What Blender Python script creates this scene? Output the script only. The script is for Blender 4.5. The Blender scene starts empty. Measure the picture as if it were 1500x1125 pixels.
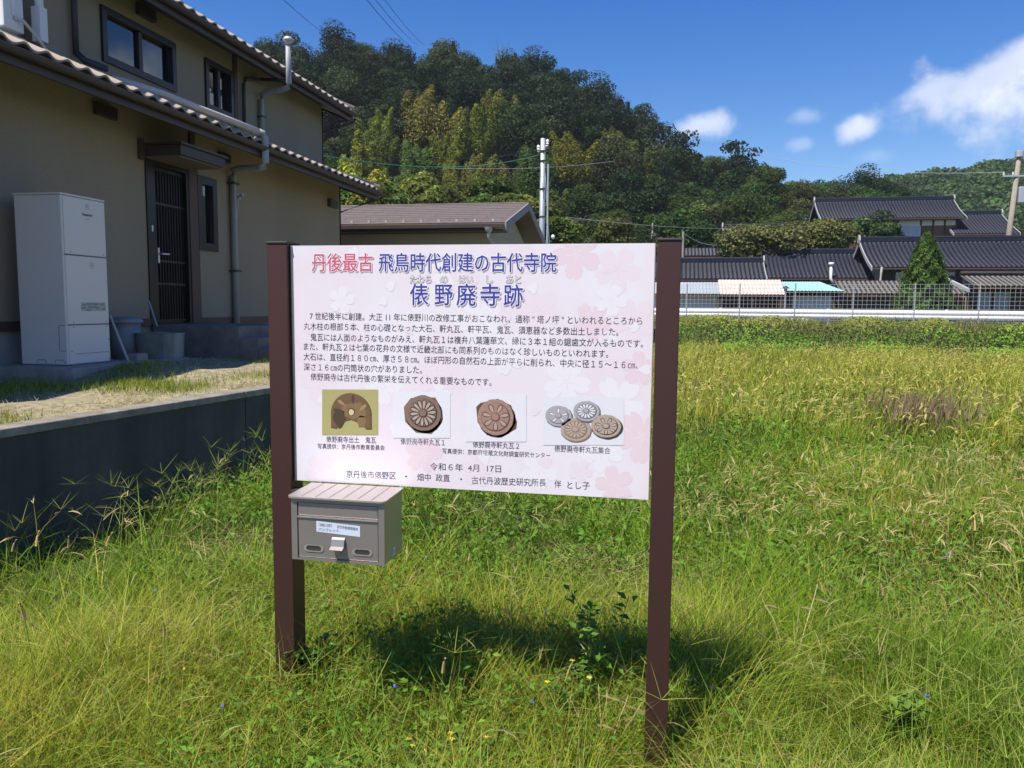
import bpy, bmesh, math, random
import numpy as np
from mathutils import Vector, Matrix

# ------------------------------------------------------------------ camera, sky, sun, exposure
C = bpy.context.scene.collection
S = bpy.context.scene
TH = math.radians(11.3)          # the houses' grid is the world grid; the camera looks 11.3 degrees left of +Y
ct, st = math.cos(TH), math.sin(TH)
EYE = 1.68
def rot(v): return np.array([v[0]*ct-v[1]*st, v[0]*st+v[1]*ct, v[2]])
_p, _r = math.radians(5.6), math.radians(.5)
_fw = np.array([0, math.cos(_p), -math.sin(_p)]); _r0 = np.array([1., 0, 0]); _u0 = np.cross(_r0, _fw)
FW = rot(_fw); RT = rot(math.cos(_r)*_r0+math.sin(_r)*_u0); UP = rot(-math.sin(_r)*_r0+math.cos(_r)*_u0)
FO = 1150.
cam_d = bpy.data.cameras.new('camera'); cam = bpy.data.objects.new('camera', cam_d); C.objects.link(cam)
cam_d.sensor_width = 36; cam_d.lens = FO/1500*36; cam_d.clip_start = .05; cam_d.clip_end = 3000
cam.matrix_world = Matrix(((RT[0], UP[0], -FW[0], 0), (RT[1], UP[1], -FW[1], 0), (RT[2], UP[2], -FW[2], EYE), (0, 0, 0, 1)))
S.camera = cam

SUN_EL = math.radians(61); SUN_HEAD = math.radians(44) - TH      # direction the light travels, clockwise from +Y
w = bpy.data.worlds.new('World'); S.world = w; w.use_nodes = True
nt = w.node_tree; nt.nodes.clear()
def N(nt, t, **k):
    n = nt.nodes.new(t)
    for a, b in k.items(): setattr(n, a, b)
    return n
out = N(nt, 'ShaderNodeOutputWorld'); bg = N(nt, 'ShaderNodeBackground'); sky = N(nt, 'ShaderNodeTexSky')
sky.sky_type = 'NISHITA'; sky.sun_disc = False; sky.sun_elevation = SUN_EL; sky.sun_rotation = SUN_HEAD + math.pi
sky.air_density = 1.1; sky.dust_density = .25; sky.ozone_density = 2.6
bg.inputs[1].default_value = .106
hs = N(nt, 'ShaderNodeHueSaturation'); hs.inputs['Saturation'].default_value = 1.45; hs.inputs['Hue'].default_value = .517
nt.links.new(sky.outputs[0], hs.inputs['Color'])
geo = N(nt, 'ShaderNodeTexCoord')
nz = N(nt, 'ShaderNodeTexNoise'); nz.inputs['Scale'].default_value = 9; nz.inputs['Detail'].default_value = 9; nz.inputs['Roughness'].default_value = .62
nt.links.new(geo.outputs['Generated'], nz.inputs['Vector'])
nz2 = N(nt, 'ShaderNodeTexNoise'); nz2.inputs['Scale'].default_value = 26; nz2.inputs['Detail'].default_value = 6
nt.links.new(geo.outputs['Generated'], nz2.inputs['Vector'])
def M(nt, op, a, b=None, c=None, clamp=False):
    n = N(nt, 'ShaderNodeMath', operation=op); n.use_clamp = clamp
    for i, v in enumerate((a, b, c)):
        if v is None: continue
        if isinstance(v, (int, float)): n.inputs[i].default_value = v
        else: nt.links.new(v, n.inputs[i])
    return n.outputs[0]
def raydir(x, y):
    v = FW+RT*(x-750)/FO-UP*(y-562.5)/FO
    return v/np.linalg.norm(v)
total = None
# clouds: (px, py, half width, half height, tilt, strength)
CL = [(1500, 92, 120, 30, -24, .75), (1420, 124, 90, 20, -10, .65), (1640, 110, 150, 60, 0, .95), (1253, 190, 28, 20, -5, .8), (1022, 184, 40, 18, 0, .7),
      (1183, 170, 26, 13, 0, .3), (1176, 211, 18, 10, 0, .28), (1280, 229, 28, 15, 0, .22), (1760, 250, 120, 40, 5, .8), (-420, 160, 190, 60, 8, .9), (300, -380, 240, 80, 10, .8), (-150, 330, 120, 40, 0, .8), (2050, 60, 220, 90, 0, .9)]
for (x, y, hw, hh, tilt, k) in CL:
    d = raydir(x, y); a = math.radians(tilt)
    rx = RT*math.cos(a)-UP*math.sin(a); ry = RT*math.sin(a)+UP*math.cos(a)
    sub = N(nt, 'ShaderNodeVectorMath', operation='SUBTRACT'); nt.links.new(geo.outputs['Generated'], sub.inputs[0]); sub.inputs[1].default_value = tuple(d)
    def dot(v, h):
        q = N(nt, 'ShaderNodeVectorMath', operation='DOT_PRODUCT'); nt.links.new(sub.outputs[0], q.inputs[0]); q.inputs[1].default_value = tuple(v/(h/FO))
        return q.outputs['Value']
    rr = M(nt, 'SQRT', M(nt, 'ADD', M(nt, 'POWER', M(nt, 'ABSOLUTE', dot(rx, hw)), 2.), M(nt, 'POWER', M(nt, 'ABSOLUTE', dot(ry, hh)), 2.)))
    e = M(nt, 'ADD', M(nt, 'SUBTRACT', 1.0, rr), M(nt, 'MULTIPLY', M(nt, 'SUBTRACT', nz.outputs[0], .5), 2.6))
    e = M(nt, 'ADD', e, M(nt, 'MULTIPLY', M(nt, 'SUBTRACT', nz2.outputs[0], .5), .9))
    m = N(nt, 'ShaderNodeMapRange', interpolation_type='SMOOTHSTEP'); nt.links.new(e, m.inputs[0]); m.inputs[1].default_value = -.1; m.inputs[2].default_value = .85; m.inputs[4].default_value = k
    total = m.outputs[0] if total is None else M(nt, 'MAXIMUM', total, m.outputs[0])
mx = N(nt, 'ShaderNodeMix', data_type='RGBA')
nt.links.new(total, mx.inputs[0]); nt.links.new(hs.outputs[0], mx.inputs[6])
cr = N(nt, 'ShaderNodeMix', data_type='RGBA'); nt.links.new(nz2.outputs[0], cr.inputs[0]); cr.inputs[6].default_value = (5.2, 5.7, 7.0, 1); cr.inputs[7].default_value = (7.6, 7.8, 8.4, 1)
nt.links.new(cr.outputs[2], mx.inputs[7]); nt.links.new(mx.outputs[2], bg.inputs[0]); nt.links.new(bg.outputs[0], out.inputs[0])

sd = bpy.data.lights.new('sun', 'SUN'); sd.energy = 5.0; sd.angle = math.radians(.53); sd.color = (1, .93, .8)
sun = bpy.data.objects.new('sun', sd); C.objects.link(sun)
ldir = Vector((math.sin(SUN_HEAD)*math.cos(SUN_EL), math.cos(SUN_HEAD)*math.cos(SUN_EL), -math.sin(SUN_EL)))
sun.rotation_euler = ldir.to_track_quat('-Z', 'Y').to_euler(); sun.location = (0, 0, 30)
S.view_settings.view_transform = 'Standard'; S.view_settings.look = 'None'; S.view_settings.exposure = 0.45; S.view_settings.gamma = 1; S.view_settings.use_curve_mapping = False
S.render.engine = 'CYCLES'
cy = S.cycles; cy.max_bounces = 7; cy.diffuse_bounces = 3; cy.glossy_bounces = 3; cy.transmission_bounces = 4; cy.transparent_max_bounces = 8; cy.volume_bounces = 0
cy.use_denoising = True; cy.sample_clamp_indirect = 6

# ------------------------------------------------------------------ helpers
rnd = random.Random(7); rg = np.random.default_rng(11)
def P(x, y, D):
    """the point at distance D straight ahead of the viewpoint that stands in this direction"""
    v = FW+RT*(x-750)/FO-UP*(y-562.5)/FO
    d = v[0]*-st+v[1]*ct
    return np.array([0, 0, EYE])+v*D/d
def PX(x, y, X): v = FW+RT*(x-750)/FO-UP*(y-562.5)/FO; return np.array([0, 0, EYE])+v*X/v[0]
def PY(x, y, Y): v = FW+RT*(x-750)/FO-UP*(y-562.5)/FO; return np.array([0, 0, EYE])+v*Y/v[1]
def c2g(x, y): return x*ct-y*st, x*st+y*ct
def tag(o, label=None, cat=None, group=None, kind=None):
    if label: o['label'] = label
    if cat: o['category'] = cat
    if group: o['group'] = group
    if kind: o['kind'] = kind
    return o
def thing(name, label, cat, loc=(0, 0, 0), rz=0, group=None):
    o = bpy.data.objects.new(name, None); C.objects.link(o); o.location = loc; o.rotation_euler = (0, 0, rz); o.empty_display_size = .2
    return tag(o, label, cat, group)
class MB:
    def __init__(s): s.v = []; s.f = []; s.m = []; s.mi = 0
    def add(s, vs, fs):
        n = len(s.v); s.v += [tuple(map(float, q)) for q in vs]; s.f += [tuple(i+n for i in f) for f in fs]; s.m += [s.mi]*len(fs); return s
    def box(s, x0, x1, y0, y1, z0, z1):
        return s.add([(x0,y0,z0),(x1,y0,z0),(x1,y1,z0),(x0,y1,z0),(x0,y0,z1),(x1,y0,z1),(x1,y1,z1),(x0,y1,z1)],
                     [(0,3,2,1),(4,5,6,7),(0,1,5,4),(1,2,6,5),(2,3,7,6),(3,0,4,7)])
    def prism(s, pts, a, b, axis='y'):
        """polygon pts (2D, counter-clockwise) swept along axis from a to b"""
        n = len(pts)
        def q(p, t): return {'y': (p[0], t, p[1]), 'x': (t, p[0], p[1]), 'z': (p[0], p[1], t)}[axis]
        vs = [q(p, a) for p in pts]+[q(p, b) for p in pts]
        return s.add(vs, [tuple(range(n)), tuple(range(2*n-1, n-1, -1))]+[(i, i+n, (i+1) % n+n, (i+1) % n) for i in range(n)])
    def tube(s, pts, r, n=8, cap=True, r1=None):
        pts = [Vector(p) for p in pts]; rings = []
        for i, p in enumerate(pts):
            d = (pts[min(i+1, len(pts)-1)]-pts[max(i-1, 0)])
            if d.length < 1e-9: d = Vector((0, 0, 1))
            d.normalize(); a = Vector((0, 0, 1)) if abs(d.z) < .9 else Vector((1, 0, 0))
            u = d.cross(a).normalized(); v = d.cross(u)
            rr = r if r1 is None else r+(r1-r)*i/(len(pts)-1)
            rings.append([p+(u*math.cos(t)+v*math.sin(t))*rr for t in [2*math.pi*k/n for k in range(n)]])
        vs = [q for g in rings for q in g]; fs = []
        for i in range(len(pts)-1):
            for k in range(n): fs.append((i*n+k, i*n+(k+1) % n, (i+1)*n+(k+1) % n, (i+1)*n+k))
        if cap: fs += [tuple(range(n-1, -1, -1)), tuple((len(pts)-1)*n+k for k in range(n))]
        return s.add(vs, fs)
    def lathe(s, prof, c=(0, 0, 0), n=20):
        vs = [(c[0]+r*math.cos(2*math.pi*k/n), c[1]+r*math.sin(2*math.pi*k/n), c[2]+z) for r, z in prof for k in range(n)]
        fs = [(i*n+k, i*n+(k+1) % n, (i+1)*n+(k+1) % n, (i+1)*n+k) for i in range(len(prof)-1) for k in range(n)]
        return s.add(vs, fs)
    def mesh(s, name, mat=None, smooth=False, bev=0, seg=2):
        me = bpy.data.meshes.new(name); me.from_pydata(s.v, [], s.f)
        bm = bmesh.new(); bm.from_mesh(me)
        bmesh.ops.recalc_face_normals(bm, faces=bm.faces)
        if bev: bmesh.ops.bevel(bm, geom=[e for e in bm.edges if e.calc_face_angle(0) > .5], offset=bev, segments=seg, profile=.5, affect='EDGES')
        bm.to_mesh(me); bm.free()
        mats = mat if isinstance(mat, (list, tuple)) else [mat]
        for q in mats: me.materials.append(q)
        if len(mats) > 1 and not bev: me.polygons.foreach_set('material_index', s.m)
        if smooth: me.polygons.foreach_set('use_smooth', [True]*len(me.polygons)); me.update()
        return me
    def build(s, name, mat, parent=None, loc=None, **k):
        return link(name, s.mesh(name, mat, **k), parent, loc)
def link(name, me, parent=None, loc=None):
    o = bpy.data.objects.new(name, me); C.objects.link(o)
    if parent is not None: o.parent = parent
    if loc is not None: o.location = loc
    return o
def copy_tree(o, parent=None):
    c = o.copy(); C.objects.link(c)
    if parent is not None: c.parent = parent
    for ch in list(o.children): copy_tree(ch, c)
    return c

# ------------------------------------------------------------------ materials
def mat(name, col, rough=.7, metal=0, noise=None, bump=0, bscale=30, spec=.5, coat=0, stain=None, wave=None, dirt=None):
    """noise = (scale, amount, colour2); stain = (scale, amount, colour) stretched vertically"""
    m = bpy.data.materials.new(name); m.use_nodes = True; t = m.node_tree; b = t.nodes['Principled BSDF']
    b.inputs['Roughness'].default_value = rough; b.inputs['Metallic'].default_value = metal; b.inputs['Specular IOR Level'].default_value = spec
    b.inputs['Coat Weight'].default_value = coat
    col4 = (*col, 1); b.inputs['Base Color'].default_value = col4
    tc = N(t, 'ShaderNodeTexCoord'); src = None
    def mixin(fac, c2):
        nonlocal src
        x = N(t, 'ShaderNodeMix', data_type='RGBA'); t.links.new(fac, x.inputs[0])
        if src is None: x.inputs[6].default_value = col4
        else: t.links.new(src, x.inputs[6])
        x.inputs[7].default_value = (*c2, 1); src = x.outputs[2]
    if noise:
        sc, am, c2 = noise; q = N(t, 'ShaderNodeTexNoise'); q.inputs['Scale'].default_value = sc; q.inputs['Detail'].default_value = 8; q.inputs['Roughness'].default_value = .65
        t.links.new(tc.outputs['Object'], q.inputs['Vector'])
        r = N(t, 'ShaderNodeMapRange'); t.links.new(q.outputs[0], r.inputs[0]); r.inputs[1].default_value = .35; r.inputs[2].default_value = .65; r.inputs[4].default_value = am
        mixin(r.outputs[0], c2)
    if stain:
        sc, am, c2 = stain; mp = N(t, 'ShaderNodeMapping'); mp.inputs['Scale'].default_value = (sc, sc, sc*.07); t.links.new(tc.outputs['Object'], mp.inputs[0])
        q = N(t, 'ShaderNodeTexNoise'); q.inputs['Scale'].default_value = 1; q.inputs['Detail'].default_value = 7; t.links.new(mp.outputs[0], q.inputs['Vector'])
        r = N(t, 'ShaderNodeMapRange'); t.links.new(q.outputs[0], r.inputs[0]); r.inputs[1].default_value = .45; r.inputs[2].default_value = .7; r.inputs[4].default_value = am
        mixin(r.outputs[0], c2)
    if src is not None: t.links.new(src, b.inputs['Base Color'])
    if bump:
        q = N(t, 'ShaderNodeTexNoise'); q.inputs['Scale'].default_value = bscale; q.inputs['Detail'].default_value = 6
        t.links.new(tc.outputs['Object'], q.inputs['Vector'])
        bp = N(t, 'ShaderNodeBump'); bp.inputs['Strength'].default_value = bump; bp.inputs['Distance'].default_value = .01
        t.links.new(q.outputs[0], bp.inputs['Height']); t.links.new(bp.outputs[0], b.inputs['Normal'])
    return m
def leafmat(name, trans=.35, rough=.55, hue=0.04, val=.5, spec=.3, objrand=True):
    """foliage: colour from the 'col' attribute, each plant a little different"""
    m = bpy.data.materials.new(name); m.use_nodes = True; t = m.node_tree; b = t.nodes['Principled BSDF']; o = t.nodes['Material Output']
    at = N(t, 'ShaderNodeAttribute'); at.attribute_name = 'col'
    c = at.outputs['Color']
    if objrand:
        oi = N(t, 'ShaderNodeObjectInfo'); h = N(t, 'ShaderNodeHueSaturation'); t.links.new(c, h.inputs['Color'])
        r = N(t, 'ShaderNodeMapRange'); t.links.new(oi.outputs['Random'], r.inputs[0]); r.inputs[3].default_value = 1-val*.6; r.inputs[4].default_value = 1+val; t.links.new(r.outputs[0], h.inputs['Value'])
        mm = M(t, 'MULTIPLY', oi.outputs['Random'], 7.31); fr = M(t, 'FRACT', mm)
        r2 = N(t, 'ShaderNodeMapRange'); t.links.new(fr, r2.inputs[0]); r2.inputs[3].default_value = .5-hue; r2.inputs[4].default_value = .5+hue*.6; t.links.new(r2.outputs[0], h.inputs['Hue'])
        c = h.outputs[0]
    t.links.new(c, b.inputs['Base Color']); b.inputs['Roughness'].default_value = rough; b.inputs['Specular IOR Level'].default_value = spec
    tr = N(t, 'ShaderNodeBsdfTranslucent'); t.links.new(c, tr.inputs[0]); mx = N(t, 'ShaderNodeMixShader'); mx.inputs[0].default_value = trans
    t.links.new(b.outputs[0], mx.inputs[1]); t.links.new(tr.outputs[0], mx.inputs[2]); t.links.new(mx.outputs[0], o.inputs[0])
    return m
K = {}
K['plaster'] = mat('plaster', (.345, .285, .205), .9, noise=(60, .55, (.24, .198, .142)), bump=1.0, bscale=90, stain=(1.1, .55, (.25, .21, .15)))
K['foundation'] = mat('foundation', (.32, .32, .31), .9, noise=(4, .5, (.2, .2, .19)), bump=.4, bscale=60)
K['concrete'] = mat('concrete', (.33, .31, .28), .9, noise=(6, .7, (.19, .18, .16)), bump=.5, bscale=70)
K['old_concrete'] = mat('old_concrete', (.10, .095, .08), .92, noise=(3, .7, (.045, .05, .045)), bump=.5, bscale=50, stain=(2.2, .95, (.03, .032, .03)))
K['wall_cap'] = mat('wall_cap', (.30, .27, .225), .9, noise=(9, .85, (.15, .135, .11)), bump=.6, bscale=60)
K['dark_frame'] = mat('dark_frame', (.022, .017, .018), .35, .3)
K['brown_trim'] = mat('brown_trim', (.085, .045, .035), .55, noise=(8, .4, (.06, .03, .025)))
K['fascia'] = mat('fascia', (.045, .034, .032), .5, noise=(2, .4, (.07, .05, .045)))
K['soffit'] = mat('soffit', (.16, .13, .1), .8)
K['house_tile'] = mat('house_tile', (.42, .35, .29), .42, noise=(5, .6, (.30, .24, .2)))
K['garage_roof'] = mat('garage_roof', (.155, .12, .11), .7, noise=(2.2, .7, (.10, .08, .072)), bump=.3, bscale=30, stain=(2, .5, (.2, .165, .15)))
K['tile_blue'] = mat('tile_blue', (.018, .021, .036), .5, noise=(1.6, .6, (.009, .012, .028)), spec=.22)
K['tile_brown'] = mat('tile_brown', (.045, .038, .038), .5, noise=(1.6, .6, (.028, .024, .024)))
K['white_plaster'] = mat('white_plaster', (.78, .76, .72), .85, noise=(1.5, .35, (.62, .6, .56)))
K['verge_grey'] = mat('verge_grey', (.36, .37, .37), .7, noise=(3, .5, (.34, .34, .32)))
K['farm_wood'] = mat('farm_wood', (.20, .085, .04), .75, noise=(3, .7, (.10, .045, .025)), stain=(4, .6, (.28, .13, .07)))
K['dark_wood'] = mat('dark_wood', (.045, .032, .026), .8, noise=(3, .6, (.08, .055, .04)))
K['tan_wall'] = mat('tan_wall', (.36, .29, .19), .9, noise=(2, .4, (.27, .21, .13)))
K['glass'] = mat('glass', (.05, .08, .16), .07, 0, spec=1.0)
K['curtain'] = mat('curtain', (.7, .75, .9), .8, stain=(9, .5, (.3, .34, .44)))
K['heater'] = mat('heater', (.72, .66, .61), .45, noise=(9, .12, (.64, .59, .54)), stain=(3, .15, (.58, .52, .46)))
K['seam'] = mat('seam', (.16, .15, .15), .7)
K['ink'] = mat('ink', (.03, .03, .035), .6)
K['post'] = mat('post', (.115, .055, .05), .45, .7, noise=(14, .25, (.11, .055, .05)), bump=.02, bscale=300)
K['post_cap'] = mat('post_cap', (.05, .04, .04), .5, .2)
K['steel'] = mat('steel', (.42, .375, .365), .33, .65, noise=(5, .2, (.31, .28, .27)))
K['steel_light'] = mat('steel_light', (.62, .56, .54), .42, .75, noise=(5, .2, (.55, .5, .48)))
K['steel_dark'] = mat('steel_dark', (.06, .055, .05), .6, .3)
K['galv'] = mat('galv', (.52, .54, .56), .5, .5, noise=(12, .4, (.42, .44, .46)))
K['wire'] = mat('wire', (.5, .51, .52), .55, .3)
K['pipe'] = mat('pipe', (.36, .37, .38), .5, noise=(6, .4, (.27, .28, .29)))
K['pipe_pale'] = mat('pipe_pale', (.62, .52, .46), .5, noise=(6, .4, (.5, .42, .37)))
K['dark_pipe'] = mat('dark_pipe', (.04, .035, .04), .5)
K['white_paint'] = mat('white_paint', (.8, .8, .79), .5, noise=(2, .2, (.68, .68, .66)))
K['corr_cream'] = mat('corr_cream', (.56, .51, .46), .6, noise=(1.2, .4, (.55, .46, .38)), stain=(2.5, .5, (.48, .36, .28)))
K['corr_grey'] = mat('corr_grey', (.36, .40, .43), .55, noise=(2, .4, (.28, .31, .33)))
K['corr_teal'] = mat('corr_teal', (.27, .56, .52), .6, noise=(2, .5, (.4, .5, .48)))
K['shed_wall'] = mat('shed_wall', (.66, .67, .7), .7, noise=(2, .3, (.55, .56, .6)), stain=(2, .4, (.5, .5, .52)))
K['wood_pole'] = mat('wood_pole', (.34, .3, .25), .9, noise=(3, .5, (.24, .2, .17)), stain=(10, .5, (.2, .17, .14)))
K['cable'] = mat('cable', (.03, .03, .035), .6)
K['cable_green'] = mat('cable_green', (.05, .34, .22), .5)
K['bark'] = mat('bark', (.09, .07, .05), .9, noise=(12, .6, (.05, .04, .03)), bump=.6, bscale=20)
K['bin'] = mat('bin', (.22, .235, .26), .6, noise=(5, .4, (.15, .16, .18)))
K['earth'] = mat('earth', (.045, .045, .02), .95, noise=(2.5, .8, (.025, .03, .012)), bump=.8, bscale=25)
K['yard'] = mat('yard', (.40, .34, .22), .95, noise=(14, .9, (.13, .12, .07)), bump=1.0, bscale=22)
K['road'] = mat('road', (.2, .2, .19), .95, noise=(8, .4, (.15, .15, .14)), bump=.3, bscale=80)
K['forest_floor'] = mat('forest_floor', (.03, .035, .015), .95, noise=(.4, .7, (.015, .02, .01)))
K['leaf'] = leafmat('leaf', val=.35, spec=.15)
K['grass'] = leafmat('grass', trans=.30, rough=.6, objrand=False, spec=.14)
K['leaf_plain'] = leafmat('leaf_plain', trans=.35, objrand=False)
K['air_con'] = mat('air_con', (.78, .78, .74), .5)

# ------------------------------------------------------------------ numpy meshes for vegetation
def np_mesh(name, V, F, col=None, m=None, smooth=False):
    """V (n,3), F list of arrays of equal-sized faces; col per vertex (n,3)"""
    me = bpy.data.meshes.new(name); V = np.asarray(V, np.float32)
    me.vertices.add(len(V)); me.vertices.foreach_set('co', V.ravel())
    idx = np.concatenate([f.ravel() for f in F]).astype(np.int32); tot = np.concatenate([np.full(len(f), f.shape[1]) for f in F]).astype(np.int32)
    stt = np.concatenate([[0], np.cumsum(tot)[:-1]]).astype(np.int32)
    me.loops.add(len(idx)); me.loops.foreach_set('vertex_index', idx)
    me.polygons.add(len(tot)); me.polygons.foreach_set('loop_start', stt); me.polygons.foreach_set('loop_total', tot)
    if smooth: me.polygons.foreach_set('use_smooth', np.ones(len(tot), bool))
    if col is not None:
        a = me.attributes.new('col', 'FLOAT_COLOR', 'POINT'); c4 = np.ones((len(V), 4), np.float32); c4[:, :3] = np.clip(col, 0.002, .9); a.data.foreach_set('color', c4.ravel())
    if m: me.materials.append(m)
    me.update(calc_edges=True); return me
class Veg:
    def __init__(s): s.V = []; s.F3 = []; s.F4 = []; s.Cc = []; s.n = 0
    def push(s, V, F3, F4, col):
        if F3 is not None: s.F3.append(F3+s.n)
        if F4 is not None: s.F4.append(F4+s.n)
        s.V.append(V); s.Cc.append(col); s.n += len(V)
    def blades(s, base, h, wid, az, lean, bend, col, K_=4, tipcol=None, wpow=.8, belly=False):
        """base (n,3); lean = tilt from vertical at the root, bend = extra tilt to the tip"""
        n = len(base); t = np.linspace(0, 1, K_+1)
        ang = lean[:, None]+bend[:, None]*t[None]                     # n,K+1
        ds = h[:, None]/K_
        mid = (ang[:, 1:]+ang[:, :-1])/2
        hor = np.concatenate([np.zeros((n, 1)), np.cumsum(np.sin(mid)*ds, 1)], 1); ver = np.concatenate([np.zeros((n, 1)), np.cumsum(np.cos(mid)*ds, 1)], 1)
        ctr = base[:, None, :]+np.stack([hor*np.cos(az)[:, None], hor*np.sin(az)[:, None], ver], 2)
        tw = az+np.pi/2+rg.normal(0, .5, n)
        wv = np.stack([np.cos(tw), np.sin(tw), rg.normal(0, .25, n)], 1)
        prof = (np.sin(np.pi*np.clip(t*.85+.12, 0, 1))**.7 if belly else (1-t)**wpow)
        ww = wid[:, None]*prof[None, :K_]/2
        L = ctr[:, :K_]-wv[:, None]*ww[..., None]; Rr = ctr[:, :K_]+wv[:, None]*ww[..., None]
        V = np.concatenate([L, Rr, ctr[:, K_:]], 1); m_ = 2*K_+1       # n,m,3
        off = (np.arange(n)*m_)[:, None]
        q = [np.stack([off[:, 0]+i, off[:, 0]+K_+i, off[:, 0]+K_+i+1, off[:, 0]+i+1], 1) for i in range(K_-1)]
        F4 = np.concatenate(q) if q else None
        F3 = np.stack([off[:, 0]+K_-1, off[:, 0]+2*K_-1, off[:, 0]+2*K_], 1)
        tt = np.concatenate([t[:K_], t[:K_], [1.]])
        cc = col[:, None, :]*np.ones((1, m_, 1))
        if tipcol is not None:
            k = (np.clip(tt*1.6-.5, 0, 1))[None, :, None]; cc = cc*(1-k)+tipcol[:, None, :]*k
        s.push(V.reshape(-1, 3), F3, F4, cc.reshape(-1, 3))
    def leaves(s, pos, size, nrm, col, aspect=.5, fold=.15):
        """pointed leaves: 4-vertex kite folded along its middle"""
        n = len(pos); nrm = nrm/np.linalg.norm(nrm, axis=1)[:, None]
        a = rg.normal(size=(n, 3)); u = np.cross(nrm, a); u /= np.linalg.norm(u, axis=1)[:, None]; v = np.cross(nrm, u)
        sz = size[:, None]
        p0 = pos-u*sz*.5; p2 = pos+u*sz*.5-nrm*sz*.1; p1 = pos-u*sz*.05+v*sz*aspect*.5+nrm*sz*fold; p3 = pos-u*sz*.05-v*sz*aspect*.5+nrm*sz*fold
        V = np.stack([p0, p1, p2, p3], 1); o = np.arange(n)*4
        F = np.concatenate([np.stack([o, o+1, o+2], 1), np.stack([o, o+2, o+3], 1)])
        s.push(V.reshape(-1, 3), F, None, np.repeat(col, 4, 0))
    def mesh(s, name, m):
        F = []
        if s.F3: F.append(np.concatenate(s.F3))
        if s.F4: F.append(np.concatenate(s.F4))
        return np_mesh(name, np.concatenate(s.V), F, np.concatenate(s.Cc), m)
def nse(x, y, sc, seed=0):
    """smooth pseudo-noise in 0..1"""
    r = np.random.default_rng(seed); v = 0
    for i in range(7):
        a = r.uniform(0, 6.28); f = sc*r.uniform(.6, 1.9); v = v+np.sin((x*math.cos(a)+y*math.sin(a))*f+r.uniform(0, 6.28)+1.3*np.sin(x*f*.31+y*f*.23+i))
    return np.clip(v/7*1.4+.5, 0, 1)
def jit(n, base, s=.15): return np.array(base)[None]*(1+rg.normal(0, s, (n, 1)))*(1+rg.normal(0, s*.4, (n, 3)))

# ------------------------------------------------------------------ ground
def wall_x(y): return -3.76+.125*(y-3.81)
def fence_y(x): return 31.81-.18*x
def smooth(t): t = np.clip(t, 0, 1); return t*t*(3-2*t)
def gz(x, y):
    x = np.asarray(x, float); y = np.asarray(y, float)
    z = -.03+.17*smooth((-x-.2)/2.2)+.1*smooth((y-9)/14)+.035*np.sin(x*1.3+y*.7)+.045*np.sin(x*3.1-y*2.3+np.sin(y*1.7))*np.sin(x*1.9+y*3.3)
    z = z-.10*np.exp(-((x-.0)/.35)**2-((y-2.6)/.5)**2)
    b = smooth((y-(fence_y(x)-3.4))/2.6)
    return z*(1-b)+1.02*b
def grid_mesh(name, xs, ys, zf, m):
    X, Y = np.meshgrid(xs, ys); Z = zf(X, Y); nx, ny = len(xs), len(ys)
    i = np.arange(nx*ny).reshape(ny, nx); F = np.stack([i[:-1, :-1].ravel(), i[:-1, 1:].ravel(), i[1:, 1:].ravel(), i[1:, :-1].ravel()], 1)
    return np_mesh(name, np.stack([X.ravel(), Y.ravel(), Z.ravel()], 1), [F], None, m, True)
xs = np.concatenate([np.linspace(-600, -20, 12), np.linspace(-19, 30, 110), np.linspace(32, 600, 14)]); ys = np.concatenate([np.linspace(-300, -10, 8), np.linspace(-8, 36, 110), np.linspace(40, 900, 20)])
tag(link('ground', grid_mesh('ground', xs, ys, gz, K['earth'])), kind='structure')
# raised house yard behind the retaining wall (a separate sheet 1 m up, resting on the wall)
def yz(x, y): return .93+.09*smooth((-x-4.6)/.8)*smooth((y-6.2)/1.2)*(1-smooth((y-8.5)/.8))-.08*smooth((y-8.7)/1.2)*smooth((-x-4.2)/1.0)+.012*np.sin(x*5+y*3)+.015*np.sin(x*2.1-y*4.3)+.0*x
V = []; ny = 90; nx = 40
yy = np.linspace(-6, 29, ny)
for y in yy:
    for x in np.linspace(-26, wall_x(y)-.16, nx): V.append((x, y, float(yz(x, y))))
i = np.arange(nx*ny).reshape(ny, nx); F = np.stack([i[:-1, :-1].ravel(), i[:-1, 1:].ravel(), i[1:, 1:].ravel(), i[1:, :-1].ravel()], 1)
tag(link('yard', np_mesh('yard', V, [F], None, K['yard'], True)), kind='structure')
# road behind the fence
b = MB(); b.add([(-8, fence_y(-8)+.8, 1.04), (60, fence_y(60)+.8, 1.04), (60, fence_y(60)+6.2, 1.04), (-8, fence_y(-8)+6.2, 1.04)], [(0, 1, 2, 3)])
tag(b.build('road', K['road']), kind='structure')

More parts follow.
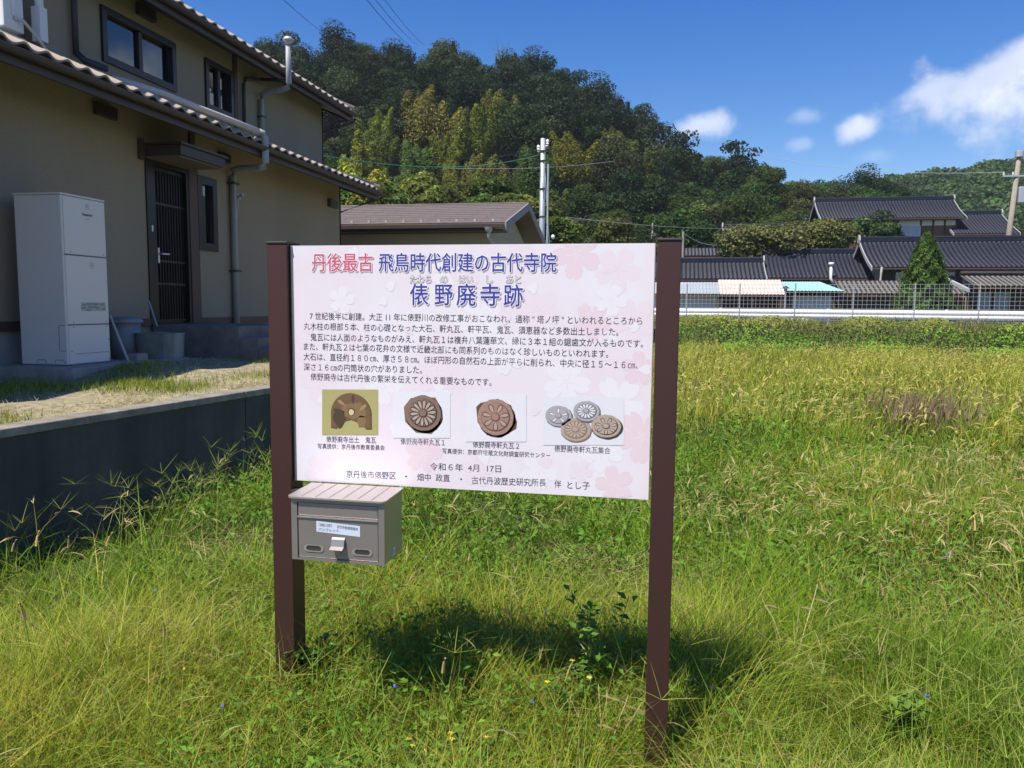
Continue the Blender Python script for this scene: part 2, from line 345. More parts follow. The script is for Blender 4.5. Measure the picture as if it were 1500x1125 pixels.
# ------------------------------------------------------------------ retaining wall
t = thing('retaining_wall', 'grey stained concrete retaining wall holding up the house yard beside the grass', 'retaining wall')
ang = math.atan(.125)
y = -6.; k = 0
while y < 28:
    y2 = y+2.4
    b = MB(); x0, x1 = wall_x(y), wall_x(y2-.012)
    for (a0, a1, z0, z1, off) in ((-.15, 0, -.5, .90, 0),):
        b.add([(x0-.15, y, z0), (x0, y, z0), (x1, y2-.012, z0), (x1-.15, y2-.012, z0), (x0-.15, y, z1), (x0, y, z1), (x1, y2-.012, z1), (x1-.15, y2-.012, z1)],
              [(0,3,2,1),(4,5,6,7),(0,1,5,4),(1,2,6,5),(2,3,7,6),(3,0,4,7)])
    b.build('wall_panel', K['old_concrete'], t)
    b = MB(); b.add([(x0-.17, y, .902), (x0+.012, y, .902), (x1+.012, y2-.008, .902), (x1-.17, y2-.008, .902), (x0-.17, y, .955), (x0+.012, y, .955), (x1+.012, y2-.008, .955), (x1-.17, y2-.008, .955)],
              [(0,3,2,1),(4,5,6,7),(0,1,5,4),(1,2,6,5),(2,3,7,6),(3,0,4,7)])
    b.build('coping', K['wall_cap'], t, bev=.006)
    y = y2

# ------------------------------------------------------------------ information sign
SY = 2.74
sign = thing('information_sign', 'pale pink printed information sign on two dark brown posts standing in the grass', 'sign', (-.72, SY, 0))
def loc(b): return (-(-.72), -SY, 0)
def sb(b, name, m, parent=sign, **k):
    o = b.build(name, m, None, **k); o.parent = parent; o.matrix_parent_inverse = Matrix.Translation((.72, -SY, 0)); return o
for (x0, x1, zt) in ((-1.479, -1.398, 1.905), (-.048, .031, 1.905)):
    b = MB(); b.box(x0, x1, SY-.022, SY+.078, -.45, zt); po = sb(b, 'post', K['post'], bev=.003)
    b = MB(); b.box(x0-.003, x1+.003, SY-.025, SY+.081, zt+.001, zt+.01); c_ = b.build('post_cap', K['post_cap'], None, bev=.002); c_.parent = po
PX0, PX1, PZ0, PZ1 = -1.392, -.054, 1.012, 1.9
# printed panel: pale pink print, soft mottling
pm = bpy.data.materials.new('panel_print'); pm.use_nodes = True; t_ = pm.node_tree; bb = t_.nodes['Principled BSDF']
tc = N(t_, 'ShaderNodeTexCoord'); q1 = N(t_, 'ShaderNodeTexNoise'); q1.inputs['Scale'].default_value = 3.4; q1.inputs['Detail'].default_value = 3
t_.links.new(tc.outputs['Object'], q1.inputs['Vector'])
cr1 = N(t_, 'ShaderNodeValToRGB'); cr1.color_ramp.elements[0].position = .36; cr1.color_ramp.elements[0].color = (.795, .70, .755, 1)
cr1.color_ramp.elements[1].position = .62; cr1.color_ramp.elements[1].color = (.80, .755, .815, 1)
t_.links.new(q1.outputs[0], cr1.inputs[0]); t_.links.new(cr1.outputs[0], bb.inputs['Base Color']); bb.inputs['Roughness'].default_value = .38; bb.inputs['Specular IOR Level'].default_value = .4
K['panel'] = pm
b = MB(); b.box(PX0, PX1, SY, SY+.02, PZ0, PZ1); panel = sb(b, 'panel', K['panel'])
b = MB(); b.box(PX0, PX0+.006, SY-.0035, SY-.0005, PZ0, PZ1); sb(b, 'edge_strip', K['steel']); b = MB(); b.box(PX1-.003, PX1, SY-.003, SY-.0005, PZ0, PZ1); sb(b, 'edge_strip', K['steel'])
FRONT = SY
def onboard(x, y): q = PY(x, y, SY); return q[0], q[2]
flat = {}
def flatmat(name, col, rough=.45):
    if name not in flat: flat[name] = mat('print_'+name, col, rough)
    return flat[name]
def text_mesh(s, offset=0.):
    cu = bpy.data.curves.new('lettering', 'FONT'); cu.body = s; cu.size = 1; cu.resolution_u = 2; cu.offset = offset; cu.fill_mode = 'FRONT'
    o = bpy.data.objects.new('lettering', cu); C.objects.link(o)
    dg = bpy.context.evaluated_depsgraph_get(); dg.update()
    me = bpy.data.meshes.new_from_object(o.evaluated_get(dg)); bpy.data.objects.remove(o); bpy.data.curves.remove(cu)
    return me
def verts(me): a = np.empty(len(me.vertices)*3, np.float32); me.vertices.foreach_get('co', a); return a.reshape(-1, 3)
def lettering(s, p0, p1, hpx, m, parent, map_, name='lettering', layers=None, lift=.0006):
    """one line of text from p0 to p1 (left and right end of its middle line); map_(u, v) -> world for u along, v up"""
    lays = layers or [(0., 0, 0, m)]
    me0 = text_mesh(s); v0 = verts(me0); x0, x1 = v0[:, 0].min(), v0[:, 0].max(); yc = .36
    objs = []
    p0 = np.array(p0, float); p1 = np.array(p1, float); L = np.linalg.norm(p1-p0); d = (p1-p0)/L; up = np.array([-d[1], d[0]])
    sx = L/(x1-x0)
    for li, (off, dx, dy, mm) in enumerate(lays):
        me = text_mesh(s, off) if off else text_mesh(s); v = verts(me)
        uu = (v[:, 0]-x0)*sx+dx*hpx; vv = (v[:, 1]-yc)*hpx/.86+dy*hpx
        pts = p0[None]+uu[:, None]*d[None]+vv[:, None]*up[None]
        W = map_(pts, lift*(li+1)); me.vertices.foreach_set('co', W.astype(np.float32).ravel()); me.materials.clear(); me.materials.append(mm); me.update()
        o = link(name, me); o.parent = parent; objs.append(o)
    return objs
def boardmap(pts, lift): return np.stack([pts[:, 0], np.full(len(pts), FRONT-lift), pts[:, 1]], 1)
def fixp(objs, root=sign):
    for o in objs: o.matrix_parent_inverse = Matrix.Translation((.72, -SY, 0))
ink = flatmat('ink', (.045, .03, .05)); red = flatmat('red', (.62, .10, .17)); blu = flatmat('blue', (.05, .05, .32)); wh = flatmat('white', (.85, .82, .85)); gs = flatmat('shadow_grey', (.30, .26, .31))
HM = .892/360.
def line(s, a, b_, h, m=ink, **k): fixp(lettering(s, onboard(*a), onboard(*b_), h*HM, m, panel, boardmap, **k))
def title(s, a, b_, h, m, o1=.012):
    p0, p1 = onboard(*a), onboard(*b_); hh = h*HM; r = .055
    for k in range(10):
        t = 2*math.pi*k/10; fixp(lettering(s, p0, p1, hh, None, panel, boardmap, name='lettering_shadow', layers=[(0, .055+r*math.cos(t)*.8, -.065+r*math.sin(t)*.8, gs)], lift=.00035+k*.00001)) if k % 2 == 0 else None
        fixp(lettering(s, p0, p1, hh, None, panel, boardmap, name='lettering_outline', layers=[(0, r*math.cos(t), r*math.sin(t), wh)], lift=.0006+k*.00001))
    for k in range(4): fixp(lettering(s, p0, p1, hh, None, panel, boardmap, layers=[(0, .013*(1, -1, 0, 0)[k], .013*(0, 0, 1, -1)[k], m)], lift=.0009+k*.00001))
title('丹後最古', (457, 385), (546, 385), 25, red)
title('飛鳥時代創建の古代寺院', (555, 385), (815, 385), 25, blu)
for s_, a, b_ in (('たわら', 601, 632), ('の', 645, 656), ('はい', 673, 693), ('し', 713, 722), ('あと', 742, 763)): [fixp(lettering(s_, onboard(a, 409.5), onboard(b_, 409.5), 11.5*HM, None, panel, boardmap, name='lettering_shadow', layers=[(0, .07*math.cos(t), .07*math.sin(t)-.02, gs)], lift=.0006+t*.00001)) for t in (0, 1.05, 2.1, 3.14, 4.2, 5.24)]; line(s_, (a, 409.5), (b_, 409.5), 11.5, m=wh, lift=.0009)
for s_, a, b_, y_ in (('俵', 601, 627, 432), ('野', 637, 663, 432), ('廃', 669, 697, 432.5), ('寺', 704, 732, 433), ('跡', 738, 766, 433.5)): title(s_, (a, y_), (b_, y_), 29, blu)
BODY = [('7 世紀後半に創建。大正 11 年に俵野川の改修工事がおこなわれ、通称 " 塔ノ坪 " といわれるところから', (454, 463), (941, 470.5)),
        ('丸木柱の根部５本、柱の心礎となった大石、軒丸瓦、軒平瓦、鬼瓦、須恵器など多数出土しました。', (445, 478), (906, 486.5)),
        ('鬼瓦には人面のようなものがみえ、軒丸瓦１は複弁八葉蓮華文、縁に３本１組の鋸歯文が入るものです。', (455, 494), (942, 503.5)),
        ('また、軒丸瓦２は七葉の花弁の文様で近畿北部にも同系列のものはなく珍しいものといわれます。', (445, 507.5), (891, 518.5)),
        ('大石は、直径約１８０㎝、厚さ５８㎝。ほぼ円形の自然石の上面が平らに削られ、中央に径１５～１６㎝、', (445, 522.5), (934, 535)),
        ('深さ１６㎝の円筒状の穴がありました。', (445, 537.5), (618, 542)),
        ('俵野廃寺は古代丹後の繁栄を伝えてくれる重要なものです。', (455, 552), (720, 560))]
for s_, a, b_ in BODY: line(s_, a, b_, 10.5)
for s_, a, b_, h in [('俵野廃寺出土　鬼瓦', (478, 643.5), (551, 645), 9), ('写真提供：京丹後市教育委員会', (465.5, 653.5), (563.5, 656), 7.5), ('俵野廃寺軒丸瓦１', (587, 646.5), (651.5, 648.5), 9),
                    ('俵野廃寺軒丸瓦２', (692.5, 651), (760.5, 653.5), 9), ('写真提供：京都府埋蔵文化財調査研究センター', (648, 660.5), (806, 667.5), 7.5), ('俵野廃寺軒丸瓦集合', (812, 657), (894, 660.5), 9),
                    ('令和６年  4月  17日', (630, 683.5), (734, 687), 10.5), ('京丹後市俵野区', (507.5, 694.5), (580, 697), 10.5), ('・', (593.5, 698), (596.5, 698), 10), ('畑中  政直', (611, 699), (659, 700.5), 10.5),
                    ('・', (674, 702), (677, 702), 10), ('古代丹波歴史研究所長', (691, 703.5), (800, 707.5), 10.5), ('伴', (812, 709), (822, 709.5), 10.5), ('とし子', (831, 710.5), (864, 711.8), 10.5)]: line(s_, a, b_, h)
# cherry blossom print: flat petals of pale and deeper pink
def poly_print(name, polys, parent, lift0=.0003):
    """polys: list of (list of board points (x, z), material, layer)"""
    b = MB(); mats = []
    for pts, mm, lay in polys:
        if mm not in mats: mats.append(mm)
        b.mi = mats.index(mm); b.add([(p[0], FRONT-lift0-lay*.00012, p[1]) for p in pts], [tuple(range(len(pts)))])
    if len(mats) == 1: mats = mats*1
    o = b.build(name, mats if len(mats) > 1 else mats[0]); o.parent = parent; fixp([o]); return o
def petal(cx, cz, r, a, w=.5, notch=True):
    pts = []
    for k in range(13):
        t = k/12*2*math.pi; u = .5-.5*math.cos(t); v = math.sin(t)*w*.62*(u**.55 if u > 0 else 0)
        if notch and k == 6: u -= .14
        pts.append((cx+r*(u*math.cos(a)-v*math.sin(a)), cz+r*(u*math.sin(a)+v*math.cos(a))))
    return pts
def blendmat(name, col, alpha):
    m = mat('print_'+name, col, .45); m.node_tree.nodes['Principled BSDF'].inputs['Alpha'].default_value = alpha; return m
pk = [flatmat('petal_white', (.81, .77, .82)), flatmat('petal_blush', (.80, .70, .755)), flatmat('petal_rose', (.79, .635, .69))]
rr_ = random.Random(3)
def clampb(p): return (min(max(p[0], PX0+.007), PX1-.005), min(max(p[1], PZ0+.003), PZ1-.003))
def blossom(cx, cz, r, a0, kind, lift):
    """five notched petals in one outline, with a deeper centre star"""
    pts = []
    for k in range(60):
        t = 2*math.pi*k/60; ph = (5*t/(2*math.pi)) % 1; rr = r*(.42+.58*math.sin(math.pi*ph)**.6)-(r*.13*max(0, 1-abs(ph-.5)/.09))
        pts.append(clampb((cx+rr*math.cos(t+a0), cz+rr*math.sin(t+a0))))
    b = MB(); b.add([(p[0], FRONT-lift, p[1]) for p in pts], [tuple(range(60))]); o = b.build('blossom', pk[kind]); o.parent = panel
    for k in range(5):
        b = MB(); t = a0+2*math.pi*(k+.5)/5; d = (math.cos(t), math.sin(t)); n_ = (-d[1], d[0]); w_ = r*.022
        b.add([(*[0, 0, 0],)]*0, []); q = [clampb((cx+d[0]*r*a_+n_[0]*w_*s_, cz+d[1]*r*a_+n_[1]*w_*s_)) for a_, s_ in ((.04, -1), (.45, -.4), (.45, .4), (.04, 1))]
        b.add([(p[0], FRONT-lift-.000009, p[1]) for p in q], [(0, 1, 2, 3)]); o = b.build('stamen', pk[1] if kind != 1 else pk[2]); o.parent = panel
BL = [(500, 385, 46, 1), (612, 470, 30, 0), (520, 500, 34, 1), (760, 380, 34, 1), (845, 372, 44, 2), (905, 395, 40, 1), (700, 470, 46, 0), (790, 455, 40, 1), (868, 470, 34, 2), (930, 470, 40, 1), (470, 560, 40, 1),
      (560, 565, 36, 0), (640, 560, 34, 1), (830, 560, 42, 0), (905, 590, 46, 0), (935, 540, 30, 2), (940, 640, 46, 2), (880, 660, 40, 0), (620, 665, 36, 2), (700, 690, 30, 1), (790, 690, 34, 0), (470, 690, 34, 1), (540, 700, 26, 0),
      (900, 710, 34, 2), (655, 400, 30, 0), (740, 520, 36, 0), (600, 620, 40, 0), (850, 690, 22, 1), (680, 410, 28, 1), (895, 440, 28, 0), (500, 440, 26, 0)]
for k, (bx, by, br, kind) in enumerate(BL): blossom(*onboard(bx, by), br*HM*.85, rr_.uniform(0, 6.28), kind, .0001+k*.000012)
for k in range(26):
    cx, cz = onboard(rr_.uniform(445, 945), rr_.uniform(370, 700)); pts = [clampb(p) for p in petal(cx, cz, rr_.uniform(12, 26)*HM, rr_.uniform(0, 6.28), .8)]
    b = MB(); b.add([(p[0], FRONT-.0005-k*.000003, p[1]) for p in pts], [tuple(range(len(pts)))]); o = b.build('petal', pk[rr_.choice((0, 0, 1))]); o.parent = panel
# four printed pictures of excavated roof tiles
def circ(cx, cz, r, n=28, sx=1., sz=1., jag=0, a0=0, a1=2*math.pi, seed=0):
    q = random.Random(seed); return [(cx+r*sx*math.cos(a0+(a1-a0)*k/n)*(1+q.uniform(-jag, jag)), cz+r*sz*math.sin(a0+(a1-a0)*k/n)*(1+q.uniform(-jag, jag))) for k in range(n)]
pr = lambda n, c: flatmat(n, c)
def quad(x0, y0, x1, y1): a = onboard(x0, y0); c_ = onboard(x1, y0+ (0)); d = onboard(x1, y1); e = onboard(x0, y1); return [a, c_, d, e]
ol = pr('olive', (.42, .38, .16)); br1 = pr('brown_dark', (.085, .052, .03)); br2 = pr('brown_mid', (.17, .10, .05)); br3 = pr('brown_light', (.36, .25, .14)); hl = pr('cream', (.62, .55, .30))
pale = pr('photo_white', (.78, .755, .81)); ta = pr('tile_tan', (.24, .155, .12)); tb = pr('tile_shadow', (.06, .038, .03)); tcn = pr('tile_pale', (.46, .36, .30)); gy = pr('tile_grey', (.42, .40, .43)); gd = pr('tile_grey_dark', (.15, .13, .16)); pg = pr('photo_grey', (.62, .65, .70)); rd = pr('tile_red', (.36, .22, .18)); rdd = pr('tile_red_dark', (.13, .07, .055))
z0_ = .0011
polys = [(quad(472, 570.5, 554, 637), ol, 0)]
cx, cz = onboard(514, 606); u = HM
def ushape(cx, cz, s):
    o_ = [(cx+s*math.cos(t)*1.0, cz+s*.98*math.sin(t)*(1 if math.sin(t) > 0 else .2)) for t in np.linspace(math.radians(-8), math.radians(188), 26)]
    o_ += [(cx-s*1.0, cz-s*.66), (cx-s*.72, cz-s*.7), (cx-s*.4, cz-s*.38), (cx, cz-s*.25), (cx+s*.4, cz-s*.4), (cx+s*.75, cz-s*.68), (cx+s*1.0, cz-s*.66)]
    return o_
polys += [(ushape(cx+.002, cz-.003, 33*u), br1, 1), (ushape(cx, cz, 32*u), br2, 2), (circ(cx+6*u, cz+5*u, 19*u, 18, 1, .7, .2, seed=4), pr('brown_patch', (.24, .15, .07)), 3), (circ(cx-18*u, cz-8*u, 11*u, 16, .9, 1.3, .15, seed=2), br1, 3),
          (circ(cx+17*u, cz-12*u, 8*u, 14, .9, 1.2, .2, seed=5), pr('brown_patch', (.24, .15, .07)), 3), (circ(cx+1*u, cz+3*u, 6*u, 14, 1, 1, .06), br1, 4), (circ(cx+1*u, cz+2.4*u, 4.2*u, 14, 1, 1.1, .08), hl, 5)]
for k in (0, 3, 6, 8):
    a = math.radians(20+k*17.5); polys.append((petal(cx+math.cos(a)*14*u, cz+math.sin(a)*14*u, 15*u, a+.35, .35, False), br1 if k % 2 else br3 if k % 3 == 0 else br1, 4))
poly_print('photo_print', polys, panel, z0_)
def lotus(polys, cx, cz, R_, npet, base, dark, light, tilt=1., wid=.5, seed=1, border=0, ly=0):
    polys += [(circ(cx+R_*.06, cz-R_*.08, R_*1.05, 30, 1, tilt, .03, seed=seed), dark, ly+1), (circ(cx, cz, R_, 30, 1, tilt, .02, seed=seed+1), base, ly+2), (circ(cx, cz, R_*.80, 30, 1, tilt), dark, ly+3), (circ(cx-.03*R_, cz+.03*R_, R_*.76, 30, 1, tilt), base, ly+4)]
    for k in range(npet):
        a = 2*math.pi*(k+.25)/npet
        def sq(pts): return [(p[0], cz+(p[1]-cz)*tilt) for p in pts]
        polys.append((sq(petal(cx+math.cos(a)*R_*.2, cz+math.sin(a)*R_*.2, R_*.57, a, wid*1.15, False)), dark, ly+5))
        polys.append((sq(petal(cx+math.cos(a)*R_*.22, cz+math.sin(a)*R_*.22, R_*.50, a, wid*.8, False)), light, ly+6))
    polys += [(circ(cx, cz, R_*.25, 18, 1, tilt), dark, ly+7), (circ(cx-.02*R_, cz+.02*R_, R_*.2, 18, 1, tilt), base, ly+8)]
    for k in range(border):
        a = 2*math.pi*k/border; polys.append((circ(cx+math.cos(a)*R_*.9, cz+math.sin(a)*R_*.9*tilt, R_*.035, 6), light, ly+6))
polys = [(quad(576, 574, 659.5, 641.5), pale, 0)]; cx, cz = onboard(619, 607)
polys += [([(cx-29*u, cz+10*u), (cx-27*u, cz-12*u), (cx-10*u, cz-28*u), (cx+14*u, cz-29*u), (cx+28*u, cz-14*u), (cx+28*u, cz+12*u), (cx+20*u, cz+26*u), (cx-18*u, cz+24*u)], ta, 1)]
lotus(polys, cx+1*u, cz+2*u, 27.5*u, 14, ta, tb, tcn, .97, .42, 3); poly_print('photo_print', polys, panel, z0_)
for k in range(1): pass
polys = [(quad(683, 577, 771, 647), pale, 0)]; cx, cz = onboard(727, 611)
polys += [([(cx-30*u, cz+14*u), (cx-28*u, cz-8*u), (cx-14*u, cz-27*u), (cx+8*u, cz-30*u), (cx+30*u, cz-16*u), (cx+31*u, cz-6*u), (cx+22*u, cz+18*u), (cx+2*u, cz+27*u), (cx-24*u, cz+20*u)], rdd, 1)]
lotus(polys, cx-1*u, cz+0*u, 27*u, 7, rd, rdd, pr('tile_red_pale', (.47, .33, .27)), .98, .5, 7, 22); poly_print('photo_print', polys, panel, z0_)
polys = [(quad(796, 582, 914, 652), pr('photo_fade', (.745, .74, .795)), 0)]
for j, (bx, by, R_, cols, np_) in enumerate([(818, 609, 19, (gy, gd, pale), 5), (859, 602, 18.5, (gy, gd, pale), 14), (843, 629, 21.5, (tcn, ta, pr('sand', (.52, .42, .33))), 14), (888, 624, 21, (tcn, tb, pr('sand2', (.50, .42, .36))), 7)]):
    cx, cz = onboard(bx, by); lotus(polys, cx, cz, R_*u, np_, cols[0], cols[1], cols[2], .78, .45, 20+j, 0, 8*(j % 2)+1)
poly_print('photo_print', polys, panel, z0_)

# ------------------------------------------------------------------ brochure box on the left post
box_root = thing('mailbox', 'small brushed steel letter box with sloping lid fixed to the left sign post', 'mailbox', (-1.01, 2.6, .77))
BX0, BX1, BY0, BY1, BZ0, BZ1 = -1.30, -.954, 2.53, 2.715, .772, 1.005
_q = PX  # local solve of the front face: y = 2.53
fl = PY(427, 770, 2.53); fr = PY(563, 770, 2.53); BX0, BX1 = fl[0], fr[0]
BZ1 = PY(565, 733, 2.53)[2]-.004; BZ0 = PY(562, 829, 2.53)[2]
def bb_(b, name, m, parent=box_root, **k):
    o = b.build(name, m, None, **k); o.parent = parent; o.matrix_parent_inverse = Matrix.Translation((1.01, -2.6, -.77)); return o
b = MB(); b.prism([(BY0+.012, BZ0), (BY1, BZ0-.002), (BY1, BZ1-.002), (BY0+.012, BZ1-.006)], BX0, BX1, 'x'); bb_(b, 'body', K['steel'], bev=.004)
f_ = BY0
b = MB(); wfr = .022
b.box(BX0, BX0+wfr, f_, f_+.0115, BZ0, BZ1-.004); b.box(BX1-wfr, BX1, f_, f_+.0115, BZ0, BZ1-.004); b.box(BX0+wfr+.0005, BX1-wfr-.0005, f_, f_+.0115, BZ1-.02, BZ1-.004); b.box(BX0+wfr+.0005, BX1-wfr-.0005, f_, f_+.0115, BZ0, BZ0+.008)
bb_(b, 'front_frame', K['steel'])
zs = PY(500, 760, 2.53)[2]
b = MB(); b.box(BX0+wfr+.003, BX1-wfr-.003, f_+.003, f_+.0113, zs+.004, BZ1-.023); bb_(b, 'slot_flap', K['steel'], bev=.0015)
b = MB(); b.box(BX0+wfr+.002, BX1-wfr-.002, f_-.002, f_+.0112, zs-.004, zs+.001); bb_(b, 'trim_strip', K['steel_light'])
b = MB(); b.box(BX0+wfr+.003, BX1-wfr-.003, f_+.003, f_+.0113, BZ0+.011, zs-.007); door = bb_(b, 'door', K['steel'], bev=.0015)
for (cx_, cy_) in ((460, 803), (531, 809)):
    q_ = PY(cx_, cy_, 2.533); b = MB(); rx, rz = .034, .0115
    prof = lambda s_: [(q_[0]+s_*(rx*(.62 if abs(math.cos(t)) > .01 else .62)*np.sign(math.cos(t))+rx*.38*math.cos(t)), q_[2]+s_*rz*math.sin(t)) for t in [2*math.pi*(k+.5)/20 for k in range(20)]]
    o1 = prof(1.12); i1 = prof(.84)
    n_ = 20; vs = [(p[0], f_+.0005, p[1]) for p in o1]+[(p[0], f_+.0005, p[1]) for p in i1]+[(p[0], f_+.009, p[1]) for p in i1]
    b.add(vs, [(i, (i+1) % n_, (i+1) % n_+n_, i+n_) for i in range(n_)]+[(i+n_, (i+1) % n_+n_, (i+1) % n_+2*n_, i+2*n_) for i in range(n_)])
    so = bb_(b, 'window_frame', K['steel_light'], smooth=False)
    b = MB(); b.add([(p[0], f_+.0026, p[1]) for p in prof(.86)], [tuple(range(20))]); o = b.build('window_pane', K['steel_dark']); o.parent = so; o.matrix_parent_inverse = Matrix.Translation((1.01, -2.6, -.77))
hq = PY(496, 798, 2.53); b = MB()
b.prism([(f_+.002, hq[2]+.026), (f_-.006, hq[2]+.02), (f_-.012, hq[2]-.004), (f_-.028, hq[2]-.012), (f_-.027, hq[2]-.015), (f_-.009, hq[2]-.008), (f_+.002, hq[2]+.012)], hq[0]-.024, hq[0]+.024, 'x'); bb_(b, 'handle', K['steel'])
b = MB(); b.tube([(hq[0], f_+.006, hq[2]-.026), (hq[0], f_-.006, hq[2]-.026)], .008, 12); bb_(b, 'lock', K['steel'])
# paper label with small handwriting, sticker
lq0 = PY(463, 771, 2.53); lq1 = PY(527, 779, 2.53)
b = MB(); xl0, xl1 = lq0[0], lq1[0]; zc = lq0[2]; zd = lq1[2]
b.add([(xl0, f_+.0022, zc-.0195), (xl1, f_+.0022, zd-.0195), (xl1, f_+.0022, zd+.0195), (xl0, f_+.0022, zc+.0195)], [(0, 1, 2, 3)]); lab = bb_(b, 'label', flatmat('label_paper', (.62, .68, .80)))
def boxmap(pts, lift): return np.stack([pts[:, 0], np.full(len(pts), f_+.0020-lift), pts[:, 1]], 1)
def bl(s_, a, b_, h): 
    for o in lettering(s_, a, b_, h, flatmat('pen', (.06, .06, .14)), lab, boxmap, lift=.0005): o.matrix_parent_inverse = Matrix.Translation((1.01, -2.6, -.77))
bl('ご自由にお取り', (xl0+.008, zc+.007), (xl0+.06, zc+.0055), .011); bl('古代丹後俵野廃寺', (xl0+.078, zc+.004), (xl1-.008, zd+.0075), .011); bl('パンフレット', (xl0+.008, zc-.010), (xl0+.085, zc-.0115), .011)
sq = PX(577, 807, BX1+.0012)
b = MB(); b.add([(BX1+.0012, sq[1]-.013, sq[2]-.013), (BX1+.0012, sq[1]+.013, sq[2]-.013), (BX1+.0012, sq[1]+.013, sq[2]+.013), (BX1+.0012, sq[1]-.013, sq[2]+.013)], [(0, 1, 2, 3)])
st_ = bb_(b, 'sticker', flatmat('sticker_white', (.7, .74, .8)))
b = MB(); b.add([(BX1+.0018, sq[1]-.008, sq[2]-.008), (BX1+.0018, sq[1]+.008, sq[2]-.008), (BX1+.0018, sq[1]+.008, sq[2]+.008), (BX1+.0018, sq[1]-.008, sq[2]+.008)], [(0, 1, 2, 3)])
o = b.build('sticker_mark', flatmat('sticker_blue', (.3, .42, .6))); o.parent = st_; o.matrix_parent_inverse = Matrix.Translation((1.01, -2.6, -.77))
# sloping ribbed lid, rounded front corners
lx0, lx1 = BX0-.012, BX1+.006; ly0, ly1 = BY0-.012, BY1+.006; lz0 = BZ1+.001; lz1 = 1.0115
lid_pts = [(lx0, ly1), (lx1, ly1)] + [(lx1-.02+.02*math.cos(t), ly0+.02-.02*math.sin(t)) for t in np.linspace(0, math.pi/2, 6)] + [(lx0+.02-.02*math.sin(t), ly0+.02-.02*math.cos(t)) for t in np.linspace(0, math.pi/2, 6)]
zt_ = lambda y_: lz0+(lz1-lz0)*(y_-ly0)/(ly1-ly0)
b = MB(); n_ = len(lid_pts); b.add([(p[0], p[1], zt_(p[1])) for p in lid_pts]+[(p[0], p[1], zt_(p[1])-.006) for p in lid_pts], [tuple(range(n_)), tuple(range(2*n_-1, n_-1, -1))]+[(i, i+n_, (i+1) % n_+n_, (i+1) % n_) for i in range(n_)])
lid = bb_(b, 'lid', K['steel_light'])
for k in range(1, 7):
    x_ = lx0+(lx1-lx0)*k/7; b = MB(); b.add([(x_-.0022, ly0+.012, zt_(ly0+.012)), (x_+.0022, ly0+.012, zt_(ly0+.012)), (x_+.0022, ly1-.003, zt_(ly1-.003)), (x_-.0022, ly1-.003, zt_(ly1-.003)), (x_, ly0+.012, zt_(ly0+.012)+.0026), (x_, ly1-.003, zt_(ly1-.003)+.0026)], [(0, 1, 4), (1, 2, 5, 4), (2, 3, 5), (3, 0, 4, 5)])
    o = b.build('rib', K['steel']); o.parent = lid; o.matrix_parent_inverse = Matrix.Translation((1.01, -2.6, -.77))
# bracket that holds it to the post
b = MB(); b.box(-1.397, BX0+.12, BY1+.0005, SY+.03, .83, .98); bb_(b, 'bracket', K['steel_dark'])

# ------------------------------------------------------------------ the two-storey house
house = thing('house', 'two storey beige rendered house with brown trim and pale tiled eaves on the left', 'house', (-6.64, 10, .83))
HI = Matrix.Translation((6.64, -10, -.83))
def hb(b, name, m, parent=house, **k):
    o = b.build(name, m, None, **k); o.parent = parent; o.matrix_parent_inverse = HI; return o
WX, W2 = -6.64, -6.963; Y0, Y1 = .6, 15.2; U0, U1 = 7.94, 15.13; GX = -15.5
# ground floor walls with openings for door and window
def wall_with_holes(b, x, t_, y0, y1, z0, z1, holes):
    ys_ = sorted({y0, y1, *[h[0] for h in holes], *[h[1] for h in holes]})
    for a, c_ in zip(ys_[:-1], ys_[1:]):
        hz = sorted([(h[2], h[3]) for h in holes if h[0] <= a+1e-6 and h[1] >= c_-1e-6]); z = z0
        for p, q in hz:
            if p > z: b.box(x-t_, x, a, c_, z, p)
            z = q
        if z < z1: b.box(x-t_, x, a, c_, z, z1)
D0, D1, DZ0, DZ1 = 9.13, 10.035, 1.42, 3.55
w0 = (10.29, 10.70, 2.50, 3.47)
b = MB(); wall_with_holes(b, WX, .16, Y0, Y1, 1.49, 4.2, [(D0, D1, 1.40, DZ1), w0])
b.box(GX, WX-.161, Y0, Y0+.16, 1.49, 4.3); b.box(GX, WX-.161, Y1-.16, Y1, 1.49, 4.3)
hb(b, 'wall', K['plaster'])
b = MB(); b.box(GX+.02, WX-.03, Y0+.02, D0-.0, .4, 1.385); b.box(GX+.02, WX-.03, D0+.002, D1, .4, 1.385); b.box(GX+.02, WX-.03, D1+.002, Y1-.02, .4, 1.385); hb(b, 'foundation', K['foundation'])
b = MB(); b.box(WX-.12, WX+.018, Y0-.01, D0-.002, 1.387, 1.488); b.box(WX-.12, WX+.018, D1+.22, Y1+.01, 1.387, 1.488); b.box(GX, WX-.1205, Y1-.12, Y1+.01, 1.387, 1.488); hb(b, 'sill_band', K['brown_trim'])
